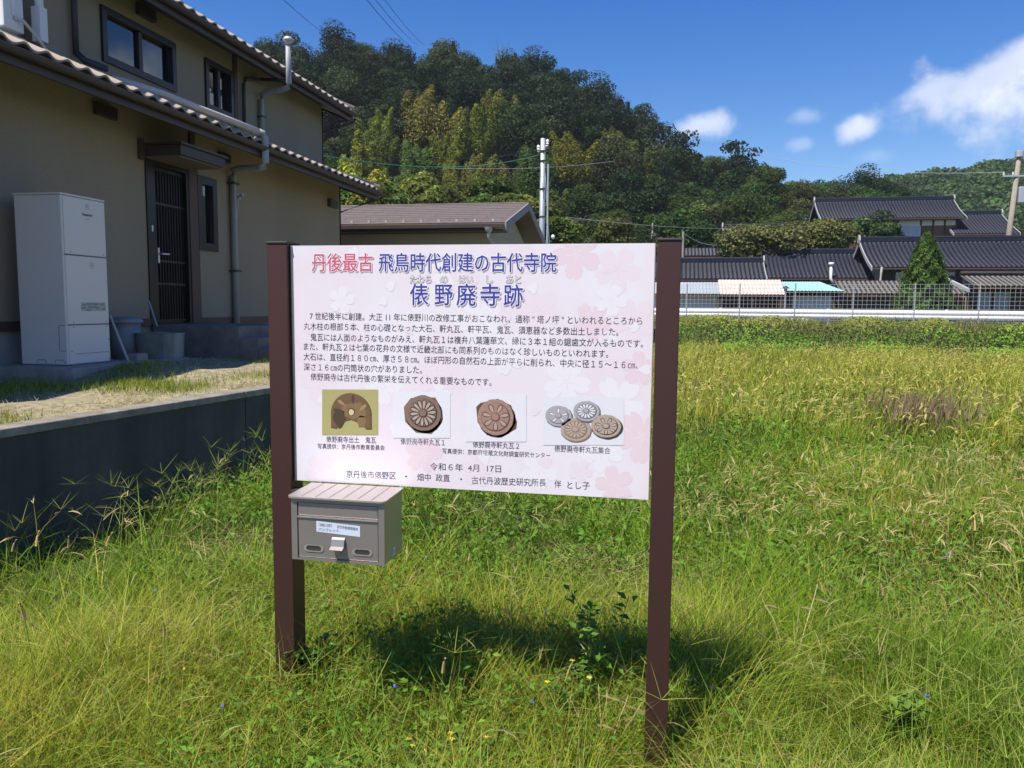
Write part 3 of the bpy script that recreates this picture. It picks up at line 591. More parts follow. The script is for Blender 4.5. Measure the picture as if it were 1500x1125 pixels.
# door
b = MB(); b.box(WX-.1, WX+.02, D0, D0+.06, 1.40, DZ1); b.box(WX-.1, WX+.02, D1-.05, D1, 1.40, DZ1); b.box(WX-.1, WX+.02, D0+.061, D1-.051, DZ1-.07, DZ1); b.box(WX-.1, WX+.02, D0+.061, D1-.051, 1.38, 1.42); b.box(WX-.1, WX+.0, D0+.061, D0+.2, 1.421, DZ1-.071)
hb(b, 'door_frame', K['dark_frame'])
dy0, dy1 = D0+.205, D1-.053
dr = MB(); dr.box(WX-.085, WX-.055, dy0, dy1, 1.425, DZ1-.075); dro = hb(dr, 'door', mat('door_dark', (.018, .02, .03), .3, .1, noise=(5, .4, (.03, .03, .04))))
b = MB()
for a in np.linspace(dy0+.03, dy1-.03, 11): b.box(WX-.054, WX-.03, a-.007, a+.007, 1.46, DZ1-.1)
for z in (1.46, 1.95, 2.25, 3.0, DZ1-.11): b.box(WX-.0545, WX-.024, dy0+.01, dy1-.01, z-.014, z+.014)
o = hb(b, 'door_grille', K['dark_frame'], dro)
b = MB(); b.box(WX-.056, WX-.02, dy0+.003, dy0+.022, 1.44, DZ1-.1); hb(b, 'door_stile', mat('stile_brown', (.14, .08, .05), .5), dro)
hy = dy0+.045; b = MB(); b.box(WX-.03, WX-.01, hy-.02, hy+.012, 2.22, 2.42); b.tube([(WX-.02, hy, 2.34), (WX+.035, hy, 2.34), (WX+.037, hy+.15, 2.345)], .011, 8); hb(b, 'door_handle', mat('handle_metal', (.7, .7, .72), .3, .9), dro)
b = MB(); b.box(WX-.02, WX+.005, D0+.1, D0+.13, 2.62, 2.70); hb(b, 'lock_plate', mat('lock_white', (.7, .7, .75), .4), dro)
# brown corner post beside the door, short post above the canopy
b = MB(); b.box(WX-.1, WX+.03, D1+.002, D1+.212, 1.385, 3.60); hb(b, 'timber_post', K['brown_trim'])
b = MB(); b.box(WX-.05, WX+.03, 10.09, 10.205, 3.765, 4.14); hb(b, 'timber_post', K['brown_trim'])
# flat canopy over the door
cq = PX(208, 204, WX)
b = MB(); b.box(WX+.001, -6.08, 9.08, 10.09, 3.555, 3.68); hb(b, 'canopy', K['fascia'], bev=.006)
can = bpy.data.objects['canopy']
b = MB(); b.box(WX+.012, -6.05, 9.05, 10.12, 3.681, 3.71); o = b.build('canopy_top', K['fascia']); o.parent = can; o.matrix_parent_inverse = HI
b = MB(); b.box(WX+.002, -6.12, 9.12, 10.05, 3.535, 3.554); o = b.build('canopy_soffit', K['soffit']); o.parent = can; o.matrix_parent_inverse = HI
b = MB(); b.box(WX+.001, WX+.045, 9.0, 9.079, 3.50, 3.76); b.box(WX+.001, WX+.045, 10.13, 10.2, 3.62, 3.76); hb(b, 'canopy_bracket', K['brown_trim'])
def window(y0, y1, z0, z1, x, mull=1, fr=.075, curt=True, upper=False):
    b = MB(); o_ = .035
    b.box(x-.09, x+o_, y0, y0+fr, z0, z1); b.box(x-.09, x+o_, y1-fr, y1, z0, z1); b.box(x-.09, x+o_, y0+fr+.001, y1-fr-.001, z0, z0+fr); b.box(x-.09, x+o_, y0+fr+.001, y1-fr-.001, z1-fr, z1)
    for k in range(mull-1):
        c_ = y0+(y1-y0)*(k+1)/mull; b.box(x-.06, x+.012, c_-.035, c_+.035, z0+fr+.001, z1-fr-.001)
    wo = hb(b, 'window', K['dark_frame'])
    ym = [y0+fr+.001]+[y0+(y1-y0)*(k+1)/mull for k in range(mull-1)]+[y1-fr-.001]
    for k in range(mull):
        a, c_ = ym[k]+(.036 if k else 0), ym[k+1]-(.036 if k < mull-1 else 0)
        xx = x-.03-.02*(k % 2)
        b = MB(); b.box(xx-.006, xx, a, c_, z0+fr+.001, z1-fr-.001); p_ = hb(b, 'window_pane', K['pane'], wo)
    b = MB(); n = 40; pts = []
    for i in range(n+1):
        yy_ = y0+fr+(y1-y0-2*fr)*i/n; pts.append((x-.10+.012*math.sin(i*1.9)+.006*math.sin(i*.7), yy_))
    b.add([(p[0], p[1], z0+.02) for p in pts]+[(p[0], p[1], z1-.02) for p in pts], [(i, i+1, i+n+2, i+n+1) for i in range(n)])
    hb(b, 'curtain', K['curtain'], wo, smooth=True)
    return wo
gm = bpy.data.materials.new('window_glass'); gm.use_nodes = True; g_ = gm.node_tree; g_.nodes.clear()
go = N(g_, 'ShaderNodeOutputMaterial'); g1 = N(g_, 'ShaderNodeBsdfTransparent'); g1.inputs[0].default_value = (.72, .78, .86, 1); g2 = N(g_, 'ShaderNodeBsdfGlossy'); g2.inputs['Roughness'].default_value = .02
gf = N(g_, 'ShaderNodeFresnel'); gf.inputs[0].default_value = 1.6; gmx = N(g_, 'ShaderNodeMixShader')
g_.links.new(M(g_, 'ADD', gf.outputs[0], .10, clamp=True), gmx.inputs[0]); g_.links.new(g1.outputs[0], gmx.inputs[1]); g_.links.new(g2.outputs[0], gmx.inputs[2]); g_.links.new(gmx.outputs[0], go.inputs[0])
K['pane'] = gm
window(w0[0]-.055, w0[1]+.02, w0[2]-.045, w0[3]+.035, WX, 1, .11)
# vents on the ground floor
for (y0, y1, z0, z1) in ((8.236, 8.58, 3.868, 4.01), (14.62, 14.99, 3.61, 3.76), (9.5, 9.85, 5.45, 5.60), (10.8, 11.07, 3.80, 3.93)):
    x = WX if z0 < 5 else W2
    b = MB(); b.box(x+.001, x+.07, y0, y1, z0, z1); vo = hb(b, 'vent_cover', K['fascia'], bev=.008)
    for k in range(5): b = MB(); zz = z0+.02+k*(z1-z0-.04)/5; b.box(x+.0705, x+.076, y0+.02, y1-.02, zz, zz+.009); o = b.build('slat', K['dark_frame']); o.parent = vo; o.matrix_parent_inverse = HI
# upper floor
b = MB(); uw1 = (8.86, 10.28, 4.70, 5.30); uw2 = (11.07, 11.77, 4.66, 5.34)
wall_with_holes(b, W2, .16, U0, U1, 4.3, 5.85, [uw1, uw2]); b.box(GX+1, W2-.161, U0, U0+.16, 4.3, 5.62); b.box(GX+1, W2-.161, U1-.16, U1, 4.3, 5.62); hb(b, 'upper_wall', K['plaster'])
window(uw1[0]-.03, uw1[1]+.03, uw1[2]-.04, uw1[3]+.03, W2, 2, .085); window(uw2[0]-.03, uw2[1]+.03, uw2[2]-.03, uw2[3]+.03, W2, 2, .075)
b = MB(); b.box(W2+.001, W2+.03, 11.83, 11.93, 4.52, 5.72); hb(b, 'timber_post', K['brown_trim'])
b = MB(); b.box(W2-.02, W2+.02, U1+.001, U1+.02, 4.45, 5.6); hb(b, 'corner_trim', K['dark_frame'])
b = MB(); b.box(WX-.02, WX+.02, Y1+.001, Y1+.02, 1.49, 4.1); hb(b, 'corner_trim', K['dark_frame'])
# tiled roofs: a pantile mesh module, eaves tiles each an object
def tile_profile(u):   # u 0..1 across one pantile
    return .020*math.sin(2*math.pi*u)*(1 if u < .5 else .8)+(.008 if u < .5 else 0)*math.sin(math.pi*u*2)
def pantile_mesh(w_=.265, l_=.30, m=None):
    b = MB(); n = 10; vs = []
    for j, (yy_, zz) in enumerate(((0, .0), (l_, .026))):
        for i in range(n+1): u_ = i/n*1.03; vs.append((yy_, u_*w_, tile_profile(u_ % 1.0001)+zz))
    top = [(p[0], p[1], p[2]) for p in vs]; bot = [(p[0], p[1], p[2]-.022) for p in vs]
    f = [(i, i+1, i+n+2, i+n+1) for i in range(n)]; k = len(top)
    b.add(top+bot, f+[tuple(q+k for q in reversed(g)) for g in f]+[(i+1, i, i+k, i+1+k) for i in range(n)]+[(i+n+1, i+n+2, i+n+2+k, i+n+1+k) for i in range(n)]+[(0, n+1, n+1+k, k), (n, n+k, 2*n+1+k, 2*n+1)])
    return b.mesh('roof_tile', m, smooth=False)
def tile_sheet(W_, L_, tw=.265, tl=.27, curve=0., amp=1., ns=5):
    """tiled slope: x along the eave 0..W_, y up the slope 0..L_, z out of the plane, rows stepped"""
    nc = max(1, round(W_/tw)); nr = max(1, round(L_/tl)); tw = W_/nc; tl = L_/nr
    xs_ = np.linspace(0, W_, nc*ns+1); u_ = (xs_/tw) % 1.0
    pz_ = (.020*np.sin(2*np.pi*u_)+.009*(u_ < .5))*amp
    rows = []; 
    for r_ in range(nr): rows += [(r_*tl, .026), ((r_+1)*tl-.002, .0)]
    V = []; 
    for (y_, st2) in rows:
        cz_ = -curve*math.sin(math.pi*min(1, y_/L_))
        V.append(np.stack([xs_, np.full_like(xs_, y_), pz_+st2+cz_], 1))
    V = np.concatenate(V); nxx = len(xs_); i = np.arange(len(V)).reshape(-1, nxx)
    F = np.stack([i[:-1, :-1].ravel(), i[:-1, 1:].ravel(), i[1:, 1:].ravel(), i[1:, :-1].ravel()], 1)
    return V, F
def slope_obj(name, parent, origin, ax_x, ax_y, W_, L_, m, inv, **k):
    V, F = tile_sheet(W_, L_, **k); ax_x = np.array(ax_x, float); ax_y = np.array(ax_y, float); nn_ = np.cross(ax_x, ax_y)
    if nn_[2] < 0: nn_ = -nn_; F = F[:, ::-1]
    Wd = np.array(origin)[None]+V[:, :1]*ax_x+V[:, 1:2]*ax_y+V[:, 2:]*nn_
    o = link(name, np_mesh(name, Wd, [F], None, m)); o.parent = parent; o.matrix_parent_inverse = inv; o['kind'] = 'stuff'; return o
tm = pantile_mesh(m=K['house_tile'])
def house_roof(name, xe, ze, y0, y1, depth, slope, ylen_cap):
    root = bpy.data.objects.new(name, None); C.objects.link(root); root.parent = house; root.matrix_parent_inverse = HI; root.location = (0, 0, 0)
    sl = math.atan(slope); cs, sn = math.cos(sl), math.sin(sl)
    L = depth/cs
    slope_obj('tile_field', root, (xe-.29*cs, y0, ze+.03+.29*sn), (0, 1, 0), (-cs, 0, sn), y1-y0, L-.29, K['house_tile'], HI)
    b = MB(); b.prism([(xe-.02, ze-.035), (xe-.02, ze-.005), (xe-depth, ze-.005+(depth-.02)*slope), (xe-depth, ze-.035+(depth-.02)*slope)], y0+.02, y1-.02); o = b.build('roof_deck', K['soffit']); o.parent = root; o.matrix_parent_inverse = HI
    n = int((y1-y0)/.265)
    for k in range(n):
        o = link('roof_tile', tm, root); o.matrix_parent_inverse = HI
        o.location = (xe+.03, y0+k*.265, ze+.045); o.rotation_euler = (0, 0, 0)
        o.rotation_euler = (0, sl, 0); o.scale = (-1, 1, 1)
    # gutter, fascia, soffit
    b = MB(); g = [(xe+.012+.055*math.cos(t)+.05, ze-.035+.06*math.sin(t)) for t in np.linspace(math.pi, 2*math.pi, 9)]; g2 = [(p[0]*1-(.004 if p[0] > xe+.06 else -.004), p[1]+.006) for p in reversed(g)]
    b.prism(g+g2, y0-.02, y1+.03); o = b.build('gutter', K['fascia']); o.parent = root; o.matrix_parent_inverse = HI
    b = MB(); b.box(xe-.03, xe+.005, y0, y1, ze-.17, ze-.037); o = b.build('fascia_board', K['fascia']); o.parent = root; o.matrix_parent_inverse = HI
    b = MB(); b.prism([(xe-.032, ze-.14), (xe-.032, ze-.115), (xe-.66, ze-.115+.62*slope), (xe-.66, ze-.14+.62*slope)], y0+.01, y1-.01); o = b.build('eave_soffit', K['fascia']); o.parent = root; o.matrix_parent_inverse = HI
    # verge board and ridge end at the far gable
    b = MB(); b.prism([(xe+.01, ze-.20), (xe+.01, ze+.02), (xe-depth, ze+.02+depth*slope), (xe-depth, ze-.2+depth*slope)], y1+.001, y1+.03); o = b.build('verge_board', K['brown_trim']); o.parent = root; o.matrix_parent_inverse = HI
    b = MB(); b.prism([(xe+.01, ze-.20), (xe+.01, ze+.02), (xe-depth, ze+.02+depth*slope), (xe-depth, ze-.2+depth*slope)], y0-.03, y0-.001); o = b.build('verge_board', K['brown_trim']); o.parent = root; o.matrix_parent_inverse = HI
    b = MB(); b.tube([(xe+.05, y1-.01, ze+.075), (xe-depth, y1-.01, ze+.075+depth*slope)], .055, 10); o = b.build('verge_tile', K['house_tile'], smooth=True); o.parent = root; o.matrix_parent_inverse = HI
    return root
LR = house_roof('lower_roof', -5.92, 4.0, .3, 15.45, 5.17, .335, 0)
UR = house_roof('upper_roof', -6.52, 5.62, 7.35, 15.6, 4.06, .42, 0)
# the far side slopes close the roof volumes
b = MB(); b.prism([(-11.09, 5.74), (-16.2, 4.05), (-16.2, 4.0), (-11.09, 5.69)], .3, 15.55); b.prism([(-10.58, 7.34), (-14.8, 5.6), (-14.8, 5.55), (-10.58, 7.29)], 7.35, 15.3); hb(b, 'rear_roof', K['house_tile'])
b = MB(); b.prism([(WX-.2, 4.2), (-15.4, 4.15), (-11.09, 5.62)], Y0+.03, Y0+.15); b.prism([(WX-.2, 4.2), (-15.4, 4.15), (-11.09, 5.62)], Y1-.15, Y1-.03); b.prism([(W2-.2, 5.7), (-14.4, 5.62), (-10.58, 7.2)], U0+.17, U0+.29);b.prism([(W2-.2, 5.7), (-14.4, 5.62), (-10.58, 7.2)], U1-.15, U1-.03); b.box(GX+.02, GX+.16, Y0, Y1, 1.49, 4.3)
b.box(GX+1, GX+1.16, U0, U1, 4.3, 5.6); hb(b, 'gable_wall', K['plaster'])
# downpipes
b = MB(); b.tube([(W2+.06, 12.62, 5.48), (W2+.55, 12.62, 5.44)], .03, 8); b.tube([(W2+.06, 12.6, 5.46), (W2+.06, 12.13, 5.36), (W2+.06, 12.06, 5.25), (W2+.06, 12.05, 4.55)], .03, 8); hb(b, 'downpipe', K['dark_pipe'], smooth=True)
b = MB(); b.tube([(W2+.06, 8.33, 5.6), (W2+.06, 8.33, 4.58)], .035, 8); b.tube([(W2+.06, 8.33, 4.6), (W2+.13, 8.38, 4.52), (W2+.4, 8.4, 4.42)], .04, 8); hb(b, 'downpipe', K['dark_pipe'], smooth=True)
b = MB(); b.tube([(-6.33, 15.3, 5.43), (-6.35, 15.3, 5.36), (W2-.05, U1+.06, 5.14), (W2-.05, U1+.06, 4.4)], .028, 8); hb(b, 'downpipe', K['dark_pipe'], smooth=True)
b = MB(); b.tube([(-5.95, 15.5, 3.92), (-5.97, 15.48, 3.84), (WX-.05, Y1+.06, 3.56), (WX-.05, Y1+.06, 1.0)], .03, 8); hb(b, 'downpipe', K['dark_pipe'], smooth=True)
b = MB(); b.tube([(W2-.02, U0-.05, 7), (W2-.02, U0-.05, 4.72)], .045, 12); b.box(W2-.075, W2+.035, U0-.11, U0-.001, 4.58, 4.95); hb(b, 'corner_pipe', K['white_paint'])
# ventilation pipe over the upper eave and the long pipe along the lower eave
r_ = .045
b = MB(); pt = PX(420, 60, -6.28); b.tube([(-6.28, 12.40, 5.99), (-6.28, 12.40, 5.33), (-6.30, 12.41, 5.27), (-6.36, 12.43, 5.25), (W2+.14, 12.6, 5.25), (W2+.07, 12.62, 5.22), (W2+.06, 12.62, 5.14), (W2+.06, 12.62, 4.5)], r_, 10)
vp = hb(b, 'vent_pipe', K['pipe'], smooth=True)
b = MB(); b.lathe([(0, .13), (.05, .125), (.085, .09), (.09, .06), (.05, .055), (.05, 0)], (-6.28, 12.40, 5.94), 14); o = b.build('vent_cap', K['galv'], smooth=True); o.parent = vp; o.matrix_parent_inverse = HI
for z in (4.85, ): b = MB(); b.box(W2+.001, W2+.112, 12.565, 12.675, z, z+.02); o = b.build('pipe_clip', K['dark_pipe']); o.parent = vp; o.matrix_parent_inverse = HI
e1 = PX(388, 196, -5.86); 
b = MB(); b.tube([(-6.62, 8.55, 4.36), (-6.2, 8.9, 4.25), (-6.03, 9.4, 4.19), (-5.96, 9.9, 4.175), (e1[0]-.05, e1[1]-.1, e1[2]+.01)], .048, 12); lp = hb(b, 'drain_pipe', K['pipe_pale'], smooth=True)
b = MB(); e2 = PX(387, 243, -5.86)
b.tube([(e1[0]-.05, e1[1]-.1, e1[2]+.01), (e1[0]-.015, e1[1]-.03, e1[2]), (e1[0], e1[1], e1[2]-.05), (e1[0], e1[1], e2[2]+.05), (e1[0]-.02, e1[1], e2[2]), (e1[0]-.08, e1[1]+.01, e2[2]-.02), (WX+.16, 11.1, 3.73), (WX+.07, 11.11, 3.71), (WX+.06, 11.11, 3.62), (WX+.06, 11.12, 1.32)], .05, 12)
lp2 = hb(b, 'drain_pipe', K['pipe'], smooth=True)
for z in (3.5, 2.18): b = MB(); b.box(WX+.001, WX+.125, 11.035, 11.19, z, z+.03); o = b.build('pipe_clip', K['dark_pipe']); o.parent = lp2; o.matrix_parent_inverse = HI
for t_ in (.2, .45, .62, .8):
    yy_ = 9.4+t_*1.45; b = MB(); b.tube([(-6.03+t_*.1, yy_, 4.24), (-6.08+t_*.1, yy_+.02, 4.19), (-6.03+t_*.1, yy_+.03, 4.125), (-5.97+t_*.1, yy_+.02, 4.18), (-6.03+t_*.1, yy_, 4.24)], .006, 5); o = b.build('tie_wire', K['dark_pipe']); o.parent = lp; o.matrix_parent_inverse = HI
b = MB(); b.box(WX+.001, WX+.06, 11.22, 11.34, 3.31, 3.38); b.tube([(WX+.05, 11.25, 3.33), (WX+.16, 11.22, 3.36)], .025, 8); b.tube([(WX+.05, 11.28, 3.31), (WX+.03, 11.26, 3.0)], .006, 5); hb(b, 'spotlight', K['galv'])

# ------------------------------------------------------------------ things by the house
def box_obj(name, root, b, m, **k):
    l = root.location; o = b.build(name, m, None, **k); o.parent = root; o.matrix_parent_inverse = Matrix.Translation((-l[0], -l[1], -l[2])); return o
HX0, HX1, HY0, HY1, HZ0, HZ1 = -6.44, -5.9, 6.82, 7.43, 1.06, 2.765
hr = thing('water_heater', 'tall white hot water storage tank cabinet standing against the house wall', 'water heater', (-6.17, 7.12, 1.05))
b = MB(); b.box(HX0, HX1, HY0, HY1, HZ0, HZ1-.02); body = box_obj('cabinet', hr, b, K['heater'], bev=.012)
b = MB(); b.box(HX0-.006, HX1+.006, HY0-.006, HY1+.006, HZ1-.019, HZ1); box_obj('lid', hr, b, K['heater'], bev=.006)
def face_x(b, y0, y1, z0, z1, off): b.box(HX1+off, HX1+off+.0022, y0, y1, z0, z1)
for name, zz0, zz1 in (('upper_panel', 2.17, HZ1-.03), ('middle_panel', 1.47, 2.155), ('lower_panel', HZ0+.01, 1.455)):
    b = MB(); b.box(HX1+.0005, HX1+.008, HY0+.02, HY1-.008, zz0, zz1); box_obj(name, hr, b, K['heater'], bev=.003)
for (y0, y1, z0, z1) in ((HY0+.012, HY1-.004, 2.157, 2.168), (HY0+.012, HY1-.004, 1.457, 1.468), (HY0+.1, HY1-.03, 1.165, 1.17)): b = MB(); b.box(HX1+.0005, HX1+(.004 if z0 > 1.2 else .0095), y0, y1, z0, z1); box_obj('seam', hr, b, K['seam'])
for (x0, x1, z0, z1) in ((HX1-.09, HX1-.085, 1.206, 1.454), (HX1-.085, HX1-.01, 1.20, 1.205), (HX1-.085, HX1-.01, 1.455, 1.46)): b = MB(); b.box(x0, x1, HY0-.002, HY0-.0005, z0, z1); box_obj('seam', hr, b, K['seam'])
for cx_ in (HX1-.09, HX1-.3): b = MB(); b.tube([(cx_-.06, HY0-.0015, 1.075), (cx_-.05, HY0-.0015, 1.11), (cx_+.04, HY0-.0015, 1.11), (cx_+.06, HY0-.0015, 1.075)], .003, 4); box_obj('seam', hr, b, K['seam'])
b = MB()
for (y_, z_) in ((HY0+.09, 2.19), (HY1-.05, 2.19), (HY0+.09, 1.49), (HY1-.05, 1.49), (HY0+.09, 1.44), (HY1-.05, 1.44), (HY1-.03, 1.3), (HY0+.05, 1.2), (HY1-.03, 1.09)): b.tube([(HX1+.006, y_, z_), (HX1+.011, y_, z_)], .006, 8)
s_o = box_obj('screw', hr, b, K['seam']); s_o['kind'] = 'stuff'
def facemap_x(X): return lambda pts, lift: np.stack([np.full(len(pts), X+lift), pts[:, 0], pts[:, 1]], 1)
def htext(s_, y0, y1, z, h, m, parent=body, X=HX1+.0085):
    for o in lettering(s_, (y0, z), (y1, z), h, m, parent, facemap_x(X)): o.matrix_parent_inverse = Matrix.Translation((6.17, -7.12, -1.05))
htext('Panasonic', 7.095, 7.235, 2.585, .034, K['ink'], layers=None) if False else None
for o in lettering('Panasonic', (7.095, 2.585), (7.24, 2.585), .036, K['ink'], body, facemap_x(HX1+.0085), layers=[(.03, 0, 0, K['ink'])]): o.matrix_parent_inverse = Matrix.Translation((6.17, -7.12, -1.05))
htext('HE-S37', 7.14, 7.20, 2.54, .014, K['seam'])
lbl = flatmat('heater_label', (.45, .47, .42))
b = MB(); b.box(HX1+.0083, HX1+.009, 7.02, 7.38, 1.60, 1.69); ho = box_obj('warning_label', hr, b, lbl)
for k, (y_, n_, z_) in enumerate(((7.03, '注意', 1.665), (7.10, '高温注意', 1.672), (7.22, '据付', 1.67), (7.30, '給湯', 1.67), (7.03, '警告', 1.63), (7.12, '取扱説明', 1.64), (7.24, '禁止', 1.63), (7.31, '点検', 1.62), (7.1, '電源', 1.61))): htext(n_, y_, y_+.03*len(n_), z_, .022, K['ink'], ho, HX1+.0091)
for (yc_, zc_, r1_) in ((7.17, 2.665, .028), (7.2, 2.07, .03)):
    b = MB(); b.add([(HX1+.0086, yc_+r1_*math.cos(a), zc_+r1_*math.sin(a)) for a in np.linspace(0, 2*math.pi, 24, False)]+[(HX1+.0086, yc_+r1_*.86*math.cos(a), zc_+r1_*.86*math.sin(a)) for a in np.linspace(0, 2*math.pi, 24, False)], [(i, (i+1) % 24, (i+1) % 24+24, i+24) for i in range(24)])
    b.box(HX1+.0086, HX1+.009, yc_-.012, yc_+.012, zc_-.005, zc_+.006); box_obj('emblem', hr, b, K['seam'])
b = MB(); b.box(-6.62, -5.62, 6.55, 7.75, .7, 1.055); o = b.build('plinth', K['concrete'], bev=.012); tag(o, 'low concrete slab under the white water heater', 'concrete slab')

ac = thing('air_conditioner', 'white air conditioner outdoor unit on a metal stand on the lower roof', 'air conditioner', (-7.4, 7.5, 4.6))
q0 = PX(6, 20, -6.95)
AX1 = -6.97; AY0 = 7.30; AY1 = 7.56
a_ = PX(6, 35, AX1); AY0 = a_[1]; AY1 = AY0+.27; az0 = a_[2]-.02
b = MB(); b.box(AX1-.8, AX1, AY0, AY1, az0, az0+.6); box_obj('casing', ac, b, K['air_con'], bev=.015)
b = MB(); b.lathe([(.2, 0), (.2, .012), (.17, .012), (.17, 0)], (0, 0, 0), 24); o = b.build('fan_grille', K['seam']); o.parent = ac; o.rotation_euler = (math.pi/2, 0, 0); o.location = (AX1-.5, AY0-.003, az0+.3)
b = MB(); b.box(AX1+.0005, AX1+.03, AY0+.1, AY0+.13, az0+.15, az0+.33); box_obj('side_grip', ac, b, K['white_paint'], bev=.005)
for xx in (AX1-.7, AX1-.1):
    b = MB(); b.tube([(xx, AY0+.03, az0-.01), (xx, AY0+.03, az0-.22)], .016, 6); b.tube([(xx, AY1-.03, az0-.01), (xx, AY1-.03, az0-.22)], .016, 6); b.tube([(xx, AY0-.1, az0-.03), (xx, AY1+.1, az0-.03)], .02, 6); box_obj('stand_leg', ac, b, K['white_paint'])
b = MB(); b.tube([(AX1+.01, AY0+.12, az0+.12), (AX1+.05, AY0+.2, az0+.12), (AX1+.08, AY0+.3, az0+.03), (AX1+.13, AY0+.42, az0-.12), (AX1+.05, AY0+.62, az0-.17), (AX1-.0, U0-.03, az0-.13)], .018, 8); box_obj('insulated_pipe', ac, b, K['pipe_pale'], smooth=True)

yz0 = 1.02
bx = (0, 8.17)
bn = thing('dustbin', 'grey blue plastic bin with lid between the heater and the door', 'bin', (-6.28, bx[1], yz0))
b = MB(); b.lathe([(.0, 0), (.15, 0), (.175, .44), (.165, .44), (.14, .02), (0, .02)], (-6.28, bx[1], yz0), 24); box_obj('body', bn, b, K['bin'], smooth=True)
b = MB(); b.lathe([(.2, 0), (.2, .03), (.15, .06), (.0, .07)], (-6.28, bx[1], yz0+.441), 24); box_obj('lid', bn, b, K['bin'], smooth=True)
st1 = PX(160, 462, -6.0); st2 = PX(190, 535, -5.6)
b = MB(); b.tube([PX(161, 462, -6.0), PX(190, 534, -5.75)], .013, 8); tag(b.build('garden_pole', K['pipe']), 'thin metal pole leaning beside the white water heater', 'pole')
b = MB(); b.tube([PX(218, 441, -6.5), PX(230, 478, -6.3)], .012, 8); tag(b.build('broom_handle', K['pipe']), 'short grey stick leaning by the dark door', 'stick')
rc = (-5.93, 8.32, 0)
ring = thing('well_ring', 'round mossy concrete planter ring in front of the door steps', 'planter', (rc[0], rc[1], yz0))
b = MB(); b.lathe([(.25, -.05), (.275, .29), (.28, .32), (.245, .325), (.235, .27), (.22, .22), (0, .22)], (rc[0], rc[1], yz0), 32); box_obj('ring_wall', ring, b, mat('mossy', (.17, .19, .17), .9, noise=(4, .8, (.07, .09, .07)), stain=(6, .8, (.3, .31, .29)), bump=.4), smooth=False)
b = MB(); b.lathe([(.31, -.05), (.31, .02), (0, .02)], (rc[0], rc[1], yz0), 32); box_obj('ring_base', ring, b, K['concrete'])
b = MB(); sq_ = PX(203, 522, -6.0); b.box(-5.87, -5.74, 7.66, 7.84, .9, 1.13); tag(b.build('concrete_block', K['concrete'], bev=.01), 'small rough concrete block on the ground left of the round planter', 'block')
stp = thing('door_steps', 'three dark concrete steps leading down from the back door', 'steps', (-6, 9.8, yz0))
s1 = PY(350, 478, 9.15); s2 = PY(378, 495, 9.15); s3 = PY(402, 512, 9.15)
for (xa, xb, zt) in ((WX+.02, s1[0], s1[2]), (s1[0]+.002, s2[0], s2[2]), (s2[0]+.002, s3[0], s3[2])):
    b = MB(); b.box(xa, xb, 9.15, 10.7, .6, zt); box_obj('step', stp, b, mat('step_concrete', (.21, .185, .17), .9, noise=(5, .7, (.09, .085, .085)), bump=.5), bev=.01)

# ------------------------------------------------------------------ garage behind the house
gar = thing('garage', 'low building with brown slate roof and beige walls behind the sign', 'garage', (-6, 21, .9))
gx1 = -3.80; ge = 3.60; gr = 4.42
b = MB(); b.box(-13, -4.28, 18.62, 23.4, .8, 3.45); b.prism([(18.62, 3.455), (23.4, 3.455), (21, 4.2)], -4.42, -4.28, 'x'); box_obj('wall', gar, b, mat('garage_wall', (.40, .36, .29), .9, noise=(2, .3, (.33, .3, .24)), bump=.2))
n_row = 12; sl = math.atan((gr-ge)/3); 
rf = bpy.data.objects.new('roof', None); C.objects.link(rf); rf.parent = gar; rf.matrix_parent_inverse = Matrix.Translation((6, -21, -.9))
GI = Matrix.Translation((6, -21, -.9))
slm = {}
def slate(w_, l_, th=.012):
    key = round(w_, 3)
    if key not in slm: b = MB(); b.prism([(0, 0), (0, th), (l_, .003), (l_, 0)], 0, w_-.008, 'x'); slm[key] = b.mesh('slate', K['garage_roof'])
    return slm[key]
for r_ in range(10):
    u_ = r_*.312; off = -.45 if r_ % 2 else 0.; x_ = -12.6+off
    while x_ < gx1-.02:
        wd = min(.91, gx1-x_)
        if wd > .1 and x_ > -9.6:
            o = link('slate', slate(wd, .33), rf); o.matrix_parent_inverse = GI; o.location = (x_, 18+u_*math.cos(sl), ge+.02+u_*math.sin(sl)+rnd.uniform(0, .003)); o.rotation_euler = (sl, 0, 0)
        x_ += .91
b = MB(); b.prism([(18.0, ge-.04), (18.0, ge+.012), (21, gr+.012), (24, ge+.012), (24, ge-.04), (21, gr-.05)], -13.2, gx1, 'x'); o = b.build('roof_deck', K['garage_roof']); o.parent = gar; o.matrix_parent_inverse = GI
b = MB(); b.prism([(20.88, gr-.01), (20.88, gr+.022), (21, gr+.055), (21.12, gr+.022), (21.12, gr-.01)], -13.2, gx1+.02, 'x'); o = b.build('ridge_cap', K['garage_roof']); o.parent = gar; o.matrix_parent_inverse = GI
for (ya, za, yb_, zb) in ((17.98, ge, 21, gr), (24.02, ge, 21, gr)):
    b = MB(); b.add([(gx1+.001, ya, za-.16), (gx1+.001, ya, za+.035), (gx1+.001, yb_, zb+.035), (gx1+.001, yb_, zb-.16), (gx1+.04, ya, za-.16), (gx1+.04, ya, za+.035), (gx1+.04, yb_, zb+.035), (gx1+.04, yb_, zb-.16)], [(0, 1, 2, 3), (4, 5, 6, 7), (0, 1, 5, 4), (1, 2, 6, 5), (2, 3, 7, 6), (3, 0, 4, 7)]); o = b.build('verge_board', mat('verge_pale', (.26, .235, .23), .6)); o.parent = gar; o.matrix_parent_inverse = GI
b = MB(); b.box(-13.2, gx1-.001, 17.88, 17.98, ge-.10, ge-.02); o = b.build('gutter', K['fascia']); o.parent = gar; o.matrix_parent_inverse = GI
